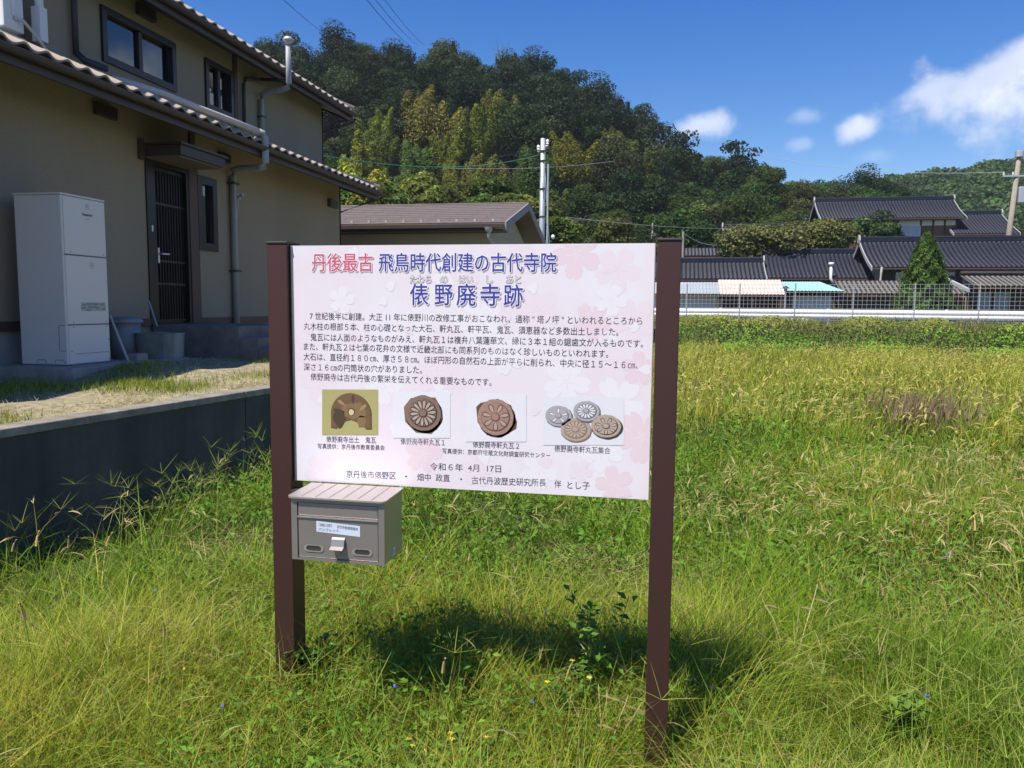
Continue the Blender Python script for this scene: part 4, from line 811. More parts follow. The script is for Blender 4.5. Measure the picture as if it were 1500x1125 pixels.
b = MB(); b.box(-13.2, gx1-.05, 17.985, 18.6, ge-.16, ge-.12); o = b.build('eave_soffit', K['fascia']); o.parent = gar; o.matrix_parent_inverse = GI
gp = PY(716, 332, 17.93)
b = MB(); b.lathe([(.035, -.22), (.05, -.12), (.085, -.08), (.1, 0)], (gp[0], 17.93, ge-.09), 12); b.tube([(gp[0], 17.93, ge-.3), (gp[0], 17.96, ge-.34), (gp[0]+.18, 18.56, ge-.62), (gp[0]+.19, 18.58, ge-.8), (gp[0]+.19, 18.58, .9)], .032, 8); o = b.build('downpipe', K['pipe'], smooth=True); o.parent = gar; o.matrix_parent_inverse = GI
b = MB()
for k in range(12): b.box(-9+k*.44, -8.94+k*.44, 18.22, 18.27, ge+.08, ge+.14)
o = b.build('snow_guard', K['galv']); o.parent = gar; o.matrix_parent_inverse = GI; o['kind'] = 'stuff'

# ------------------------------------------------------------------ farmhouses and sheds on the right
def farm(name, label, xl, xr, ye, depth, ze, zr, zg, wallm, roofm=None, cat='house', verge=True, hipr=False, wall_top=None, curve=.10, back=None, over=.55, ridge=True):
    """gabled house with its ridge along x; ye = y of the front eave"""
    root = thing(name, label, cat, ((xl+xr)/2, ye+depth, zg)); I = Matrix.Translation((-(xl+xr)/2, -(ye+depth), -zg)); roofm = roofm or K['tile_blue']
    L = math.hypot(depth, zr-ze); ay = (0, depth/L, (zr-ze)/L)
    slope_obj('roof', root, (xl, ye, ze), (1, 0, 0), ay, xr-xl, L, roofm, I, curve=curve)
    V, F = tile_sheet(xr-xl, L, curve=curve, ns=2); 
    slope_obj('roof', root, (xl, ye+2*depth, ze), (1, 0, 0), (0, -depth/L, (zr-ze)/L), xr-xl, L, roofm, I, curve=curve, ns=3)
    def ad(b, nm, m, **k): o = b.build(nm, m, None, **k); o.parent = root; o.matrix_parent_inverse = I; return o
    if ridge:
        b = MB(); b.box(xl-.05, xr+.05, ye+depth-.13, ye+depth+.13, zr-.02, zr+.20); b.tube([(xl-.08, ye+depth, zr+.24), (xr+.08, ye+depth, zr+.24)], .09, 8); ad(b, 'ridge', roofm)
        for xx in (xl-.06, xr+.06):
            b = MB(); b.prism([(ye+depth-.22, zr-.08), (ye+depth+.22, zr-.08), (ye+depth+.26, zr+.1), (ye+depth+.12, zr+.42), (ye+depth-.12, zr+.42), (ye+depth-.26, zr+.1)], xx-.05, xx+.05, 'x'); ad(b, 'ridge_end_tile', K['verge_grey'] if verge else roofm)
    # verge boards following the sagging slope
    for xx, s_ in ((xl, -1), (xr, 1)):
        for side in (0, 1):
            pts = []
            for k in range(9):
                t = k/8; yy_ = ye+depth*t; zz = ze+(zr-ze)*t-curve*math.sin(math.pi*t)
                if side: yy_ = ye+2*depth-depth*t
                pts.append((yy_, zz+.05))
            pl = pts+[(p[0], p[1]-.24) for p in reversed(pts)]
            b = MB(); b.prism(pl, xx+(.002 if s_ > 0 else -.06), xx+(.06 if s_ > 0 else -.002), 'x'); ad(b, 'verge_board', K['verge_grey'])
    b = MB(); b.box(xl+over, xr-over, ye+over, ye+2*depth-over, zg-.2, ze+.05); 
    ad(b, 'wall', wallm)
    b = MB(); b.prism([(ye+over, ze+.052), (ye+2*depth-over, ze+.052), (ye+depth+.3, zr-.3-curve), (ye+depth-.3, zr-.3-curve)], xl+over+.01, xr-over-.01, 'x'); ad(b, 'gable_wall', K['tan_wall'])
    b = MB(); b.box(xl+.05, xr-.05, ye+.04, ye+over, ze-.10, ze-.06); ad(b, 'eave_soffit', K['dark_wood'])
    b = MB(); b.box(xl, xr, ye-.03, ye+.038, ze-.12, ze-.02); ad(b, 'fascia_board', K['brown_trim'])
    root['_'] = 0; del root['_']
    return root, I, ad
def at(px, py, D): q = P(px, py, D); return q
def span(x0, x1, y, D, zpx=None): a, c_ = at(x0, y, D), at(x1, y, D); return a[0], c_[0]
# B: middle front house
def hspec(pxl, pxr, pye, pyr, D, depth):
    """front eave from pixels at distance D (at its middle): returns xl, xr, ye, ze, zr"""
    m_ = at((pxl+pxr)/2, pye, D); Y = m_[1]; a = PY(pxl, pye, Y); c_ = PY(pxr, pye, Y); r = PY((pxl+pxr)/2, pyr, Y+depth)
    return a[0], c_[0], Y, (a[2]+c_[2])/2, r[2]
xl, xr, ye, ze, zr = hspec(1122, 1330, 407.5, 371, 50, 3.2)
fB, IB, adB = farm('farmhouse', 'single storey farmhouse with blue black tiled roof behind the cream and teal sheds', xl, xr, ye, 3.2, ze, zr, 1.05, K['dark_wood'])
vq = PY(1218, 392, ye+.3)
b = MB(); b.tube([(vq[0]-.1, ye-.12, PY(1218, 389, ye)[2]+.05), (vq[0]-.1, ye-.12, PY(1217, 408, ye)[2]), (vq[0]+.15, ye-.12, PY(1221, 418, ye)[2])], .09, 8); b.lathe([(0, .2), (.17, .18), (.17, .05), (.1, 0)], (vq[0]-.1, ye-.12, PY(1218, 389, ye)[2]), 10); adB(b, 'vent_pipe', K['white_paint'], smooth=True)
xl, xr, ye2, ze, zr = hspec(940, 1123, 409, 384, 50.6, 2.6)
fA, IA, adA = farm('farmhouse', 'lower blue black tiled outbuilding roof just right of the sign post', xl, xr, ye2, 2.6, ze, zr, 1.05, K['dark_wood'], curve=.05)
# C: the long house on the right
xl, xr, yc_, ze, zr = hspec(1278, 1680, 391.5, 352.5, 46, 3.6)
fC, IC, adC = farm('farmhouse', 'long house with dark tiled roof behind the pointed green conifer', xl, xr, yc_, 3.6, ze, zr, 1.05, K['tan_wall'], curve=.14, over=.7)
wf = yc_+.7
for px0, px1 in ((1372, 1382), (1400, 1410), (1440, 1443), (1462, 1465), (1484, 1487), (1506, 1509), (1528, 1531)):
    a = PY(px0, 400, wf)[0]; c_ = PY(px1, 400, wf)[0]; b = MB(); b.box(a, max(c_, a+.12), wf-.03, wf-.002, 1.1, ze-.12); adC(b, 'wall_post', K['dark_wood'])
a = PY(1290, 400, wf)[0]; c_ = PY(1372, 400, wf)[0]; b = MB(); b.box(a, c_, wf-.02, wf-.001, 1.1, ze-.13); adC(b, 'wall_cladding', K['dark_wood'])
for px0, px1 in ((1312, 1330), (1386, 1398)): a = PY(px0, 400, wf)[0]; c_ = PY(px1, 400, wf)[0]; b = MB(); b.box(a, c_, wf-.045, wf-.03, PY(1350, 416, wf)[2], PY(1350, 399, wf)[2]); adC(b, 'window', K['glass'])
# lean-to roofs in front of C and B
def leanto(name, label, pxl, pxr, pyt, pyb, D, dy, m, corr=True, group=None, ribs=.18, thick=.04, wall=None, zg=1.05, cat='shed', tiles=False, side=.1, skew=(0, 0)):
    mid = at((pxl+pxr)/2, pyb, D); Y = mid[1]; x0, x1 = PY(pxl, pyb, Y)[0], PY(pxr, pyb, Y)[0]; z0 = mid[2]; z1 = PY((pxl+pxr)/2, pyt, Y+dy)[2]
    root = thing(name, label, cat, ((x0+x1)/2, Y+dy/2, zg), group=group); I = Matrix.Translation((-(x0+x1)/2, -(Y+dy/2), -zg))
    def ad(b, nm, mm, **k): o = b.build(nm, mm, None, **k); o.parent = root; o.matrix_parent_inverse = I; return o
    L = math.hypot(dy, z1-z0)
    if tiles: slope_obj('roof', root, (x0, Y, z0), (1, 0, 0), (0, dy/L, (z1-z0)/L), x1-x0, L, m, I)
    else:
        n = int((x1-x0)/ribs); b = MB(); 
        xs_ = np.linspace(x0, x1, n*4+1); top = [(x, .022*(1 if (i//2) % 2 else 0)) for i, x in enumerate(xs_)]
        vs = []; 
        for (yy_, zz) in ((Y, z0), (Y+dy, z1)):
            k_ = 0 if yy_ == Y else 1
            vs += [(x+skew[0]*(k_)*(1-(x-x0)/(x1-x0))+skew[1]*k_*((x-x0)/(x1-x0)), yy_, zz+h_) for x, h_ in top]
        nn_ = len(top); vs += [(v[0], v[1], v[2]-.02) for v in vs]
        f = [(i, i+1, i+nn_+1, i+nn_) for i in range(nn_-1)]; f2 = [tuple(q+2*nn_ for q in reversed(g)) for g in f]; f3 = [(i, i+2*nn_, i+1+2*nn_, i+1) for i in range(nn_-1)]
        b.add(vs, f+f2+f3); ad(b, 'roof', m)
    b = MB(); b.box(x0, x1, Y+.03, Y+.08, z0-.10, z0-.025); ad(b, 'fascia_board', K['farm_wood'])
    return root, ad, (x0, x1, Y, z0, z1)
r1, ad1, (x0, x1, Y, z0, z1) = leanto('shed', 'grey corrugated lean to shed with white wall right of the sign post', 930, 1056, 413.5, 430, 44.5, 2.4, K['corr_grey'])
b = MB(); b.box(x0+.2, x1-.15, Y+.9, Y+2.2, .9, z0+.1); ad1(b, 'wall', K['shed_wall'])
r2, ad2, (x0, x1, Y, z0, z1) = leanto('shed', 'cream ribbed metal shed roof with rusty edges, the widest of the three sheds', 1055, 1152, 410, 431, 43.5, 2.6, K['corr_cream'])
b = MB(); b.box(x0+.25, x1-.2, Y+1.6, Y+2.5, .9, z0+.2); ad2(b, 'wall', K['dark_wood'])
for xx in (x0+.1, (x0+x1)/2, x1-.1): b = MB(); b.box(xx-.05, xx+.05, Y+.1, Y+.2, .9, z0-.03); ad2(b, 'shed_post', K['dark_wood'])
r3, ad3, (x0, x1, Y, z0, z1) = leanto('shed', 'teal corrugated lean to roof over a white panel wall', 1152, 1237, 413, 426, 44.3, 2.4, K['corr_teal'], skew=(0, -.9))
b = MB(); px_a = PY(1161, 440, Y+.9)[0]; px_b = PY(1218, 440, Y+.9)[0]; b.box(px_a, px_b, Y+.9, Y+1.6, .9, PY(1190, 433, Y+.9)[2]); ad3(b, 'panel_wall', K['shed_wall'])
b = MB(); b.box(x0+.1, x1-.6, Y+1.75, Y+2.2, .9, z0+.1); ad3(b, 'wall', K['dark_wood'])
r4, ad4, (x0, x1, Y, z0, z1) = leanto('lean_to', 'low dark tiled lean to roof between the teal shed and the conifer', 1232, 1415, 411, 431, 44.5, 2.2, K['tile_brown'], tiles=True)
b = MB(); b.box(x0+.3, x1-.2, Y+.5, Y+2.1, .9, z0+.05); ad4(b, 'wall', K['dark_wood'])
a = PY(1385, 440, Y+.45)[0]; b = MB(); b.box(a, a+1.0, Y+.42, Y+.49, 1.1, z0-.15); ad4(b, 'door', K['farm_wood'])
r5, ad5, (x0, x1, Y, z0, z1) = leanto('porch', 'brown tiled porch roof with pale verge at the right end of the long house', 1428, 1600, 403.5, 420, 41.5, 2.4, K['tile_brown'], tiles=True, cat='porch')
b = MB(); b.box(x0+.4, x1-.2, Y+1.0, Y+2.3, .9, z0+.05); ad5(b, 'wall', K['dark_wood'])
b = MB(); b.add([(x0-.35, Y+.1, z0-.28), (x0-.2, Y+.1, z0-.28), (x0-.95, Y+2.0, z1-.2), (x0-1.1, Y+2.0, z1-.2), (x0-.35, Y+.1, z0-.1), (x0-.2, Y+.1, z0-.1), (x0-.95, Y+2.0, z1-.02), (x0-1.1, Y+2.0, z1-.02)], [(0, 3, 2, 1), (4, 5, 6, 7), (0, 1, 5, 4), (1, 2, 6, 5), (2, 3, 7, 6), (3, 0, 4, 7)]); ad5(b, 'verge_board', K['verge_grey'])
b = MB(); b.tube([(x0, Y+2.3, z1+.12), (x1, Y+2.3, z1+.12)], .12, 8); ad5(b, 'ridge', K['tile_brown'])
for p0, p1 in ((1432, 1452), (1456, 1478)): a, c_ = PY(p0, 440, Y+.95)[0], PY(p1, 440, Y+.95)[0]; b = MB(); b.box(a, c_, Y+.94, Y+.99, 1.1, z0-.25); ad5(b, 'sliding_door', mat('frosted_panel', (.25, .28, .30), .4))
# downpipe of house C
pts = [PY(1292, 391, yc_-.1), PY(1291, 398, yc_-.1), PY(1289, 417, yc_-.1), PY(1301, 432, yc_-1.2), PY(1302, 437, yc_-1.2)]
b = MB(); b.tube(pts, .07, 8); adC(b, 'downpipe', K['pipe_pale'])
# D: the tall farmhouse with lit gable
xl, xr, yd, ze, zr = hspec(1203, 1416, 319.5, 293.5, 68, 3.6)
fD, ID, adD = farm('farmhouse', 'tall farmhouse with wide dark roof, white plaster band and red brown boards', xl, xr, yd, 3.6, ze, zr, 1.3, K['farm_wood'], curve=.15, over=.8)
wf = yd+.8
zb0, zb1 = PY(1350, 330.5, wf)[2], ze-.12
edges = [1290, 1315, 1349, 1367, 1384, 1401]
for k in range(len(edges)-1):
    a, c_ = PY(edges[k]+1.5, 326, wf)[0], PY(edges[k+1]-1.5, 326, wf)[0]; b = MB(); b.box(a, c_, wf-.03, wf-.001, zb0, zb1); adD(b, 'plaster_panel', K['white_plaster'])
for e in edges: a = PY(e, 326, wf)[0]; b = MB(); b.box(a-.07, a+.07, wf-.06, wf-.001, zb0-1.4, zb1); adD(b, 'wall_post', K['dark_wood'])
a, c_ = PY(1319, 340, wf)[0], PY(1347, 340, wf)[0]; zq0, zq1 = PY(1333, 348, wf)[2], PY(1333, 331.5, wf)[2]
for i_ in range(2): b = MB(); mm_ = a+(c_-a)*i_/2; b.box(mm_+.03, mm_+(c_-a)/2-.03, wf-.08, wf-.062, zq0, zq1); adD(b, 'window_pane', mat('pale_glass', (.22, .30, .44), .15, spec=.8))
b = MB(); b.box(a-.05, a+.028, wf-.09, wf-.061, zq0, zq1); b.box((a+c_)/2-.028, (a+c_)/2+.028, wf-.09, wf-.061, zq0, zq1); b.box(c_-.028, c_+.05, wf-.09, wf-.061, zq0, zq1); b.box(a-.05, c_+.05, wf-.09, wf-.061, zq1+.001, zq1+.07); adD(b, 'window_frame', K['galv'])
x = PY(1367, 340, wf)[0]; k = 0
while x < PY(1401, 340, wf)[0]-.1:
    b = MB(); b.box(x, x+.22, wf-.025-.008*(k % 2), wf-.001, zb0-1.4, zb0-.06); adD(b, 'board', K['farm_wood']); x += .235; k += 1
# E: wing to the right
xl, xr, ye_, ze, zr = hspec(1398, 1500, 342, 313.5, 66, 4.2)
fE, IE, adE = farm('farmhouse', 'dark tiled hipped wing at the right end of the tall farmhouse', xl, xr-.3, ye_, 4.2, ze, zr, 1.3, K['white_plaster'], curve=.08)
# H1, H2, H3: dark roofs further left
for nm, lb, pl_, pr_, pe, pr2, D, dp in (('farmhouse', 'far low house with dark tiled roof right above the sign top edge', 862, 962, 353, 341, 78, 3.), ('farmhouse', 'far dark tiled house left of the thin white pole', 955, 1052, 347, 333, 74, 3.2),
                                   ('farmhouse', 'dark roofed house with white edged gable left of the olive tree', 1062, 1190, 352.5, 333, 64, 3.), ('farmhouse', 'dark roof half hidden in trees left of the tall farmhouse', 1150, 1200, 331, 318, 84, 3.)):
    xl, xr, y_, ze, zr = hspec(pl_, pr_, pe, pr2, D, dp); farm(nm, lb, xl, xr, y_, dp, ze, zr, 1.1, K['dark_wood'], curve=.06)
r6, ad6, (x0, x1, Y, z0, z1) = leanto('lean_to', 'low tiled lean to roof below the white edged gable', 985, 1100, 363, 375, 60, 2.2, K['tile_blue'], tiles=True)
b = MB(); b.box(x0+.3, x1-.2, Y+.5, Y+2.1, .9, z0+.05); ad6(b, 'wall', K['dark_wood'])
# thin white pole with wires
b = MB(); q0 = at(1001, 380, 56); q1 = at(1001, 339, 56); b.tube([(q0[0], q0[1], 1.05), (q1[0], q1[1], q1[2])], .10, 8, r1=.08); tag(b.build('service_pole', K['wood_pole']), 'thin pale service pole rising behind the low roof right of the sign', 'pole')
q2 = at(1050, 357, 60); b = MB(); b.tube([(q1[0]+(q2[0]-q1[0])*t, q1[1]+(q2[1]-q1[1])*t, q1[2]-.1+(q2[2]-q1[2])*t-1.0*t*(1-t)) for t in np.linspace(0, 1, 9)], .022, 5); tag(b.build('service_cable', K['wire']), 'sagging cable from the thin pale pole to the gabled roof', 'cable')
# lamp on pole by the cream shed
lq = at(1152, 398, 40); lr = thing('yard_lamp', 'small lamp on a thin post between the cream and teal sheds', 'lamp', (lq[0], lq[1], 1.0)); 
b = MB(); b.tube([(lq[0], lq[1], 1.0), (lq[0], lq[1], at(1152, 424, 40)[2])], .04, 8); box_obj('post', lr, b, K['galv']); zz = at(1152, 422, 40)[2]
b = MB(); b.lathe([(.02, .12), (.19, 0), (.17, -.01), (.08, -.02), (.07, -.16), (0, -.18)], (lq[0], lq[1], zz), 12); box_obj('lamp_head', lr, b, K['steel_dark'])

# ------------------------------------------------------------------ guardrail, mesh fence
gl = thing('guardrail', 'white steel guardrail along the road behind the mesh fence', 'guardrail', (5, 33, 1.04))
GIv = Matrix.Translation((-5, -33, -1.04))
def gy_(x): return fence_y(x)+1.6
prof = [(0, .30), (0, .34), (.05, .37), (.05, .42), (0, .46), (0, .50), (.05, .53), (.05, .58), (0, .62), (0, .655)]
x = -6.; 
while x < 34:
    x2 = x+4
    b = MB(); n_ = len(prof); vs = []
    for xx, e in ((x, 0), (x2+.05, .004)): vs += [(xx, gy_(xx)-p[0]-e, 1.04+p[1]) for p in prof]
    b.add(vs, [(i, i+1, i+1+n_, i+n_) for i in range(n_-1)]); o = b.build('rail_beam', K['white_paint']); o.parent = gl; o.matrix_parent_inverse = GIv
    b = MB(); b.tube([(x+.02, gy_(x)+.11, .7), (x+.02, gy_(x)+.11, 1.04+.68)], .057, 10); b.box(x-.05, x+.09, gy_(x)-.0, gy_(x)+.07, 1.04+.38, 1.04+.58); o = b.build('rail_post', K['white_paint']); o.parent = gl; o.matrix_parent_inverse = GIv
    x = x2
b = MB(); q_ = at(1171, 467, 31.5); b.box(q_[0]-.32, q_[0]+.32, q_[1]-.2, q_[1]+.25, .7, q_[2]+.1); tag(b.build('concrete_footing', K['white_paint'], bev=.02), 'small white concrete block under the guardrail below the lamp post', 'block')
fn = thing('mesh_fence', 'galvanised wire mesh fence running along the top of the weedy bank', 'fence', (5, 31, 1.02)); FI = Matrix.Translation((-5, -31, -1.02))
HF = 1.50; post_m = MB().tube([(0, 0, -.4), (0, 0, HF+.03)], .024, 8).mesh('fence_post', K['galv'])
tot = math.hypot(1, .18)
def wire_panel(L):
    b = MB(); r = .0045
    for k in range(int(L/.15)+1): x_ = k*.15; b.tube([(x_, -.03, .02), (x_, -.03, HF)], r, 3, False)
    for k in range(11): z_ = .03+k*(HF-.05)/10; b.tube([(0, -.036, z_), (L, -.036, z_)], r, 3, False)
    return b.mesh('wire_panel', K['wire'])
wp = wire_panel(2.0)
xp = []; x = fence_y(0)*0-7.
q_ = at(1006, 440, 31); xfirst = q_[0]; step = 2.0/tot; x = xfirst-step*5
while x < 30:
    z_ = 1.12
    o = link('fence_post', post_m, fn); o.matrix_parent_inverse = FI; o.location = (x, fence_y(x), z_)
    o = link('wire_panel', wp, fn); o.matrix_parent_inverse = FI; o.location = (x, fence_y(x), z_); o.rotation_euler = (0, 0, math.atan(-.18))
    x += step

# ------------------------------------------------------------------ utility poles and cables
def pole(name, label, px, pytop, D, r, m, tilt=0.):
    q = at(px, pytop, D); root = thing(name, label, 'utility pole', (q[0], q[1], 1.0)); return root, q
pr1, q1 = pole('utility_pole', 'grey steel utility pole with insulators rising behind the sign board', 795.5, 203, 38, .14, K['galv'])
b = MB(); b.tube([(q1[0], q1[1], .9), (q1[0], q1[1], q1[2])], .155, 14, r1=.115); box_obj('pole_shaft', pr1, b, K['galv'], smooth=True)
for dz in (.55, 1.0, 2.3, 3.6, 5.2): b = MB(); b.tube([(q1[0], q1[1], q1[2]-dz), (q1[0], q1[1], q1[2]-dz-.06)], .16, 12); box_obj('pole_band', pr1, b, K['steel_dark'])
for dz, s_ in ((.45, -1), (.2, 1)): b = MB(); b.tube([(q1[0], q1[1], q1[2]-dz-.15), (q1[0]+s_*.22, q1[1], q1[2]-dz-.15)], .03, 6); b.lathe([(0, .32), (.05, .3), (.08, .2), (.04, .18), (.08, .1), (.04, .05), (.04, 0)], (q1[0]+s_*.22, q1[1], q1[2]-dz-.15), 10); box_obj('insulator', pr1, b, K['white_paint'])
b = MB()
for k in range(8): zz = 2.4+k*.8; b.tube([(q1[0]-.26*(1 if k % 2 else -1), q1[1], zz), (q1[0], q1[1], zz)], .014, 5)
box_obj('step_bolt', pr1, b, K['steel_dark'])
q5 = at(803, 240, 43); b = MB(); b.tube([(q5[0], q5[1], 1.), (q5[0], q5[1], q5[2])], .05, 8); tag(b.build('support_pole', K['galv']), 'thinner grey pole standing just behind the steel utility pole', 'pole')
b = MB(); g0 = at(808, 300, 38); b.tube([(q1[0]+.1, q1[1], q1[2]-1.3), (g0[0]+.25, g0[1]-.4, 1.0)], .015, 5); gw = tag(b.build('stay_wire', K['wire']), 'thin stay wire running down beside the steel utility pole', 'cable')
b = MB(); g1_ = at(810, 347, 38); b.lathe([(0, -.12), (.09, -.06), (.1, 0), (.09, .06), (0, .12)], g1_, 10); tag(b.build('stay_insulator', K['white_paint'], smooth=True), 'small white insulator on the wire right of the steel pole', 'insulator')
pr2_, qa = pole('utility_pole', 'leaning concrete utility pole with crossarm at the right edge of the picture', 1493, 228, 58, .16, K['wood_pole'])
qb = at(1479, 335, 58)
dirn = (np.array(qa)-np.array(qb)); k_ = (1.0-qb[2])/dirn[2]; base = np.array(qb)+dirn*k_
b = MB(); b.tube([base, qa], .22, 12, r1=.15); box_obj('pole_shaft', pr2_, b, K['wood_pole'], smooth=True)
ca = np.array(qa)-dirn*(30/107.); b = MB(); b.box(ca[0]-.95, ca[0]+1.1, ca[1]-.2, ca[1]-.1, ca[2]-.05, ca[2]+.05); box_obj('crossarm', pr2_, b, K['galv'])
for dx in (-.9, -.3, .9): b = MB(); b.lathe([(0, .25), (.08, .2), (.05, .12), (.08, .08), (.05, 0)], (ca[0]+dx, ca[1]-.15, ca[2]+.052), 8); box_obj('insulator', pr2_, b, K['white_paint'])
b = MB(); b.lathe([(0, .3), (.3, .2), (.3, -.2), (0, -.25)], (qa[0], qa[1], qa[2]+.1), 10); box_obj('pole_cap_fitting', pr2_, b, K['galv'])
cb = np.array(qa)-dirn*(56/107.); b = MB(); b.box(cb[0]+.25, cb[0]+1.05, cb[1]-.2, cb[1]+.2, cb[2]-.65, cb[2]+.5); box_obj('transformer', pr2_, b, K['galv'], bev=.05)
def cable(label, p0, p1, sag, r=.02, m=None, group=None, n=20):
    p0, p1 = np.array(p0), np.array(p1); b = MB(); b.tube([p0+(p1-p0)*t+np.array([0, 0, -4*sag*t*(1-t)]) for t in np.linspace(0, 1, n)], r, 5); return tag(b.build('power_cable', m or K['cable']), label, 'cable', group)
cable('leftmost of the three dark cables crossing the sky above the hill', at(490, -60, 26), at(600, 66, 100), .3, .017)
cable('middle one of the three dark cables crossing the sky above the hill', at(503, -60, 26), at(612, 66, 100), .3, .014)
cable('rightmost of the three dark cables crossing the sky above the hill', at(519, -60, 26), at(622, 66, 100), .3, .014)
cable('single dark cable running from the top edge down to the hill left of the trio', at(372, -40, 24), at(484, 54, 100), .2, .014)
cable('dark cable running alongside the upper eave of the house', at(240, -18, 16), at(395, 80, 60), .3, .012)
cable('green insulated cable sagging from the steel pole toward the house', (q1[0]-.2, q1[1], q1[2]-.75), at(470, 227, 24), .45, .013, K['cable_green'])
cable('thin dark cable just above the green one at the steel pole', (q1[0]-.2, q1[1], q1[2]-.5), at(470, 220, 24), .35, .012)
cable('faint grey cable crossing behind the steel pole lower down', at(650, 246, 40), at(900, 236, 50), .2, .010, K['wire'])
cable('faint cable over the roofs right of the sign', at(830, 318, 42), at(1120, 333, 70), .3, .012, K['wire'])
cable('hair thin cable across the sky toward the right utility pole', at(1100, 222, 90), (ca[0]-.9, ca[1], ca[2]+.3), .8, .018, K['wire'])

# every part is written in world coordinates: cancel its parent's own placement
for o in list(C.objects):
    if o.parent is not None:
        p_ = o.parent; o.matrix_parent_inverse = (Matrix.LocRotScale(p_.location, p_.rotation_euler, p_.scale)).inverted()

# ------------------------------------------------------------------ foliage
def rdir(n): v = rg.normal(size=(n, 3)); return v/np.linalg.norm(v, axis=1)[:, None]
def crown_broad(name, seed, W_, H_, nl, nleaf, base, size=.42, trunk=True, flat=.75, openness=.0, mat_=None, up=.35, tr=.2, low=.42):
    """lobed crown of leaf clusters over a short trunk; origin at the trunk's foot"""
    global rg
    keep = rg; rg = np.random.default_rng(seed); v = Veg()
    cen = []
    for k in range(nl):
        a = rg.uniform(0, 6.28); rr = W_*.5*math.sqrt(rg.uniform(0, 1))*.72; zz = H_*(low+(.9-low)*rg.uniform(0, 1)*(1-.55*(rr/(W_*.5))**2)); cen.append((rr*math.cos(a), rr*math.sin(a), zz, W_*rg.uniform(.15, .25)))
    cen.append((0, 0, H_*.8, W_*.2)); cen = np.array(cen)
    k = rg.integers(0, len(cen), nleaf); d = rdir(nleaf); d[:, 2] = d[:, 2]*.9+.12
    rad = cen[k, 3]*(rg.uniform(.55, 1.08, nleaf)**.6)
    pos = cen[k, :3]+d*rad[:, None]*np.array([1, 1, flat])
    if openness: 
        keepm = nse(pos[:, 0]*1.+pos[:, 2], pos[:, 1], 2.2/W_*6, seed) > openness; pos = pos[keepm]; d = d[keepm]; k = k[keepm]
    n = len(pos); nr = d*.8+rdir(n)*.7+np.array([0, 0, up])
    lobec = 1+rg.normal(0, .18, len(cen)); col = jit(n, base, .22)*lobec[k][:, None]
    v.leaves(pos, size*rg.uniform(.6, 1.3, n), nr, col, aspect=.75, fold=.12)
    v.n and None
    if trunk:
        b = MB(); b.tube([(0, 0, -1.5), (.05, 0, H_*.3), (0, .08, H_*.6)], W_*.035, 7, r1=W_*.015)
        for c_ in cen[:6]: b.tube([(0, 0, H_*.35), ((c_[0])*.5, c_[1]*.5, (H_*.35+c_[2])*.52), (c_[0], c_[1], c_[2])], W_*.016, 5, r1=W_*.005)
        V = np.array(b.v); F = [np.array([f for f in b.f if len(f) == 4])]
        v.push(V, None, F[0], np.tile(np.array([[.07, .055, .04]]), (len(V), 1)))
    me = v.mesh(name, mat_ or K['leaf']); rg = keep; return me
def crown_bamboo(name, seed, H_, nc, nleaf, base, spread=1.6, size=.42):
    """a clump of bamboo: arching culms, each a feathery drooping plume"""
    global rg
    keep = rg; rg = np.random.default_rng(seed); v = Veg(); per = nleaf//nc; b = MB()
    for c_ in range(nc):
        a = rg.uniform(0, 6.28); rr = spread*math.sqrt(rg.uniform(0, 1)); x0, y0 = rr*math.cos(a), rr*math.sin(a); h = H_*rg.uniform(.75, 1.05)
        la = rg.uniform(0, 6.28); lean = rg.uniform(.12, .42)*h*.55
        t = rg.uniform(.28, 1, per)**.8; 
        px_ = x0+np.cos(la)*lean*t**3; py_ = y0+np.sin(la)*lean*t**3; pz_ = h*(t-.10*t**6)
        wr = (np.sin(np.pi*np.clip((t-.25)/.78, 0, 1))**.8*1.15+.08)*rg.uniform(.7, 1.2)
        d = rdir(per); q = rg.uniform(.2, 1, per)**.5
        pos = np.stack([px_+d[:, 0]*wr*q, py_+d[:, 1]*wr*q, pz_+d[:, 2]*.5*q-.25*q*wr], 1)
        nr = np.stack([d[:, 0], d[:, 1], np.abs(d[:, 2])*.5+.5], 1)+rdir(per)*.5
        col = jit(per, base, .22)*(1+rg.normal(0, .15))
        v.leaves(pos, size*rg.uniform(.6, 1.3, per), nr, col, aspect=.42, fold=.1)
        b.tube([(x0, y0, -1), (x0, y0, h*.4), (x0+math.cos(la)*lean*.3, y0+math.sin(la)*lean*.3, h*.7), (x0+math.cos(la)*lean, y0+math.sin(la)*lean, h*.9)], .06, 4, r1=.02)
    V = np.array(b.v); F = np.array([f for f in b.f if len(f) == 4]); v.push(V, None, F, np.tile(np.array([[.10, .13, .05]]), (len(V), 1)))
    me = v.mesh(name, K['leaf']); rg = keep; return me
def crown_conifer(name, seed, W_, H_, nleaf, base, size=.2, zmin=.04, power=.75, mat_=None):
    global rg
    keep = rg; rg = np.random.default_rng(seed); v = Veg()
    t = rg.uniform(zmin, 1, nleaf)**1.15; a = rg.uniform(0, 6.28, nleaf)
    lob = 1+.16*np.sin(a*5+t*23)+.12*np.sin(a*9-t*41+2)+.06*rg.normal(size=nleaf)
    r = W_/2*((1-t)**power)*np.minimum(1, (t+.06)*5)**.5*lob*rg.uniform(.55, 1.03, nleaf)**.35
    pos = np.stack([r*np.cos(a), r*np.sin(a), t*H_], 1)
    nr = np.stack([np.cos(a), np.sin(a), np.full(nleaf, .15)], 1)+rdir(nleaf)*.55
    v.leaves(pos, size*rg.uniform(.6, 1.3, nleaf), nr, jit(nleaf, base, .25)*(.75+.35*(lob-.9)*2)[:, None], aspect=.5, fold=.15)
    me = v.mesh(name, mat_ or K['leaf']); rg = keep; return me

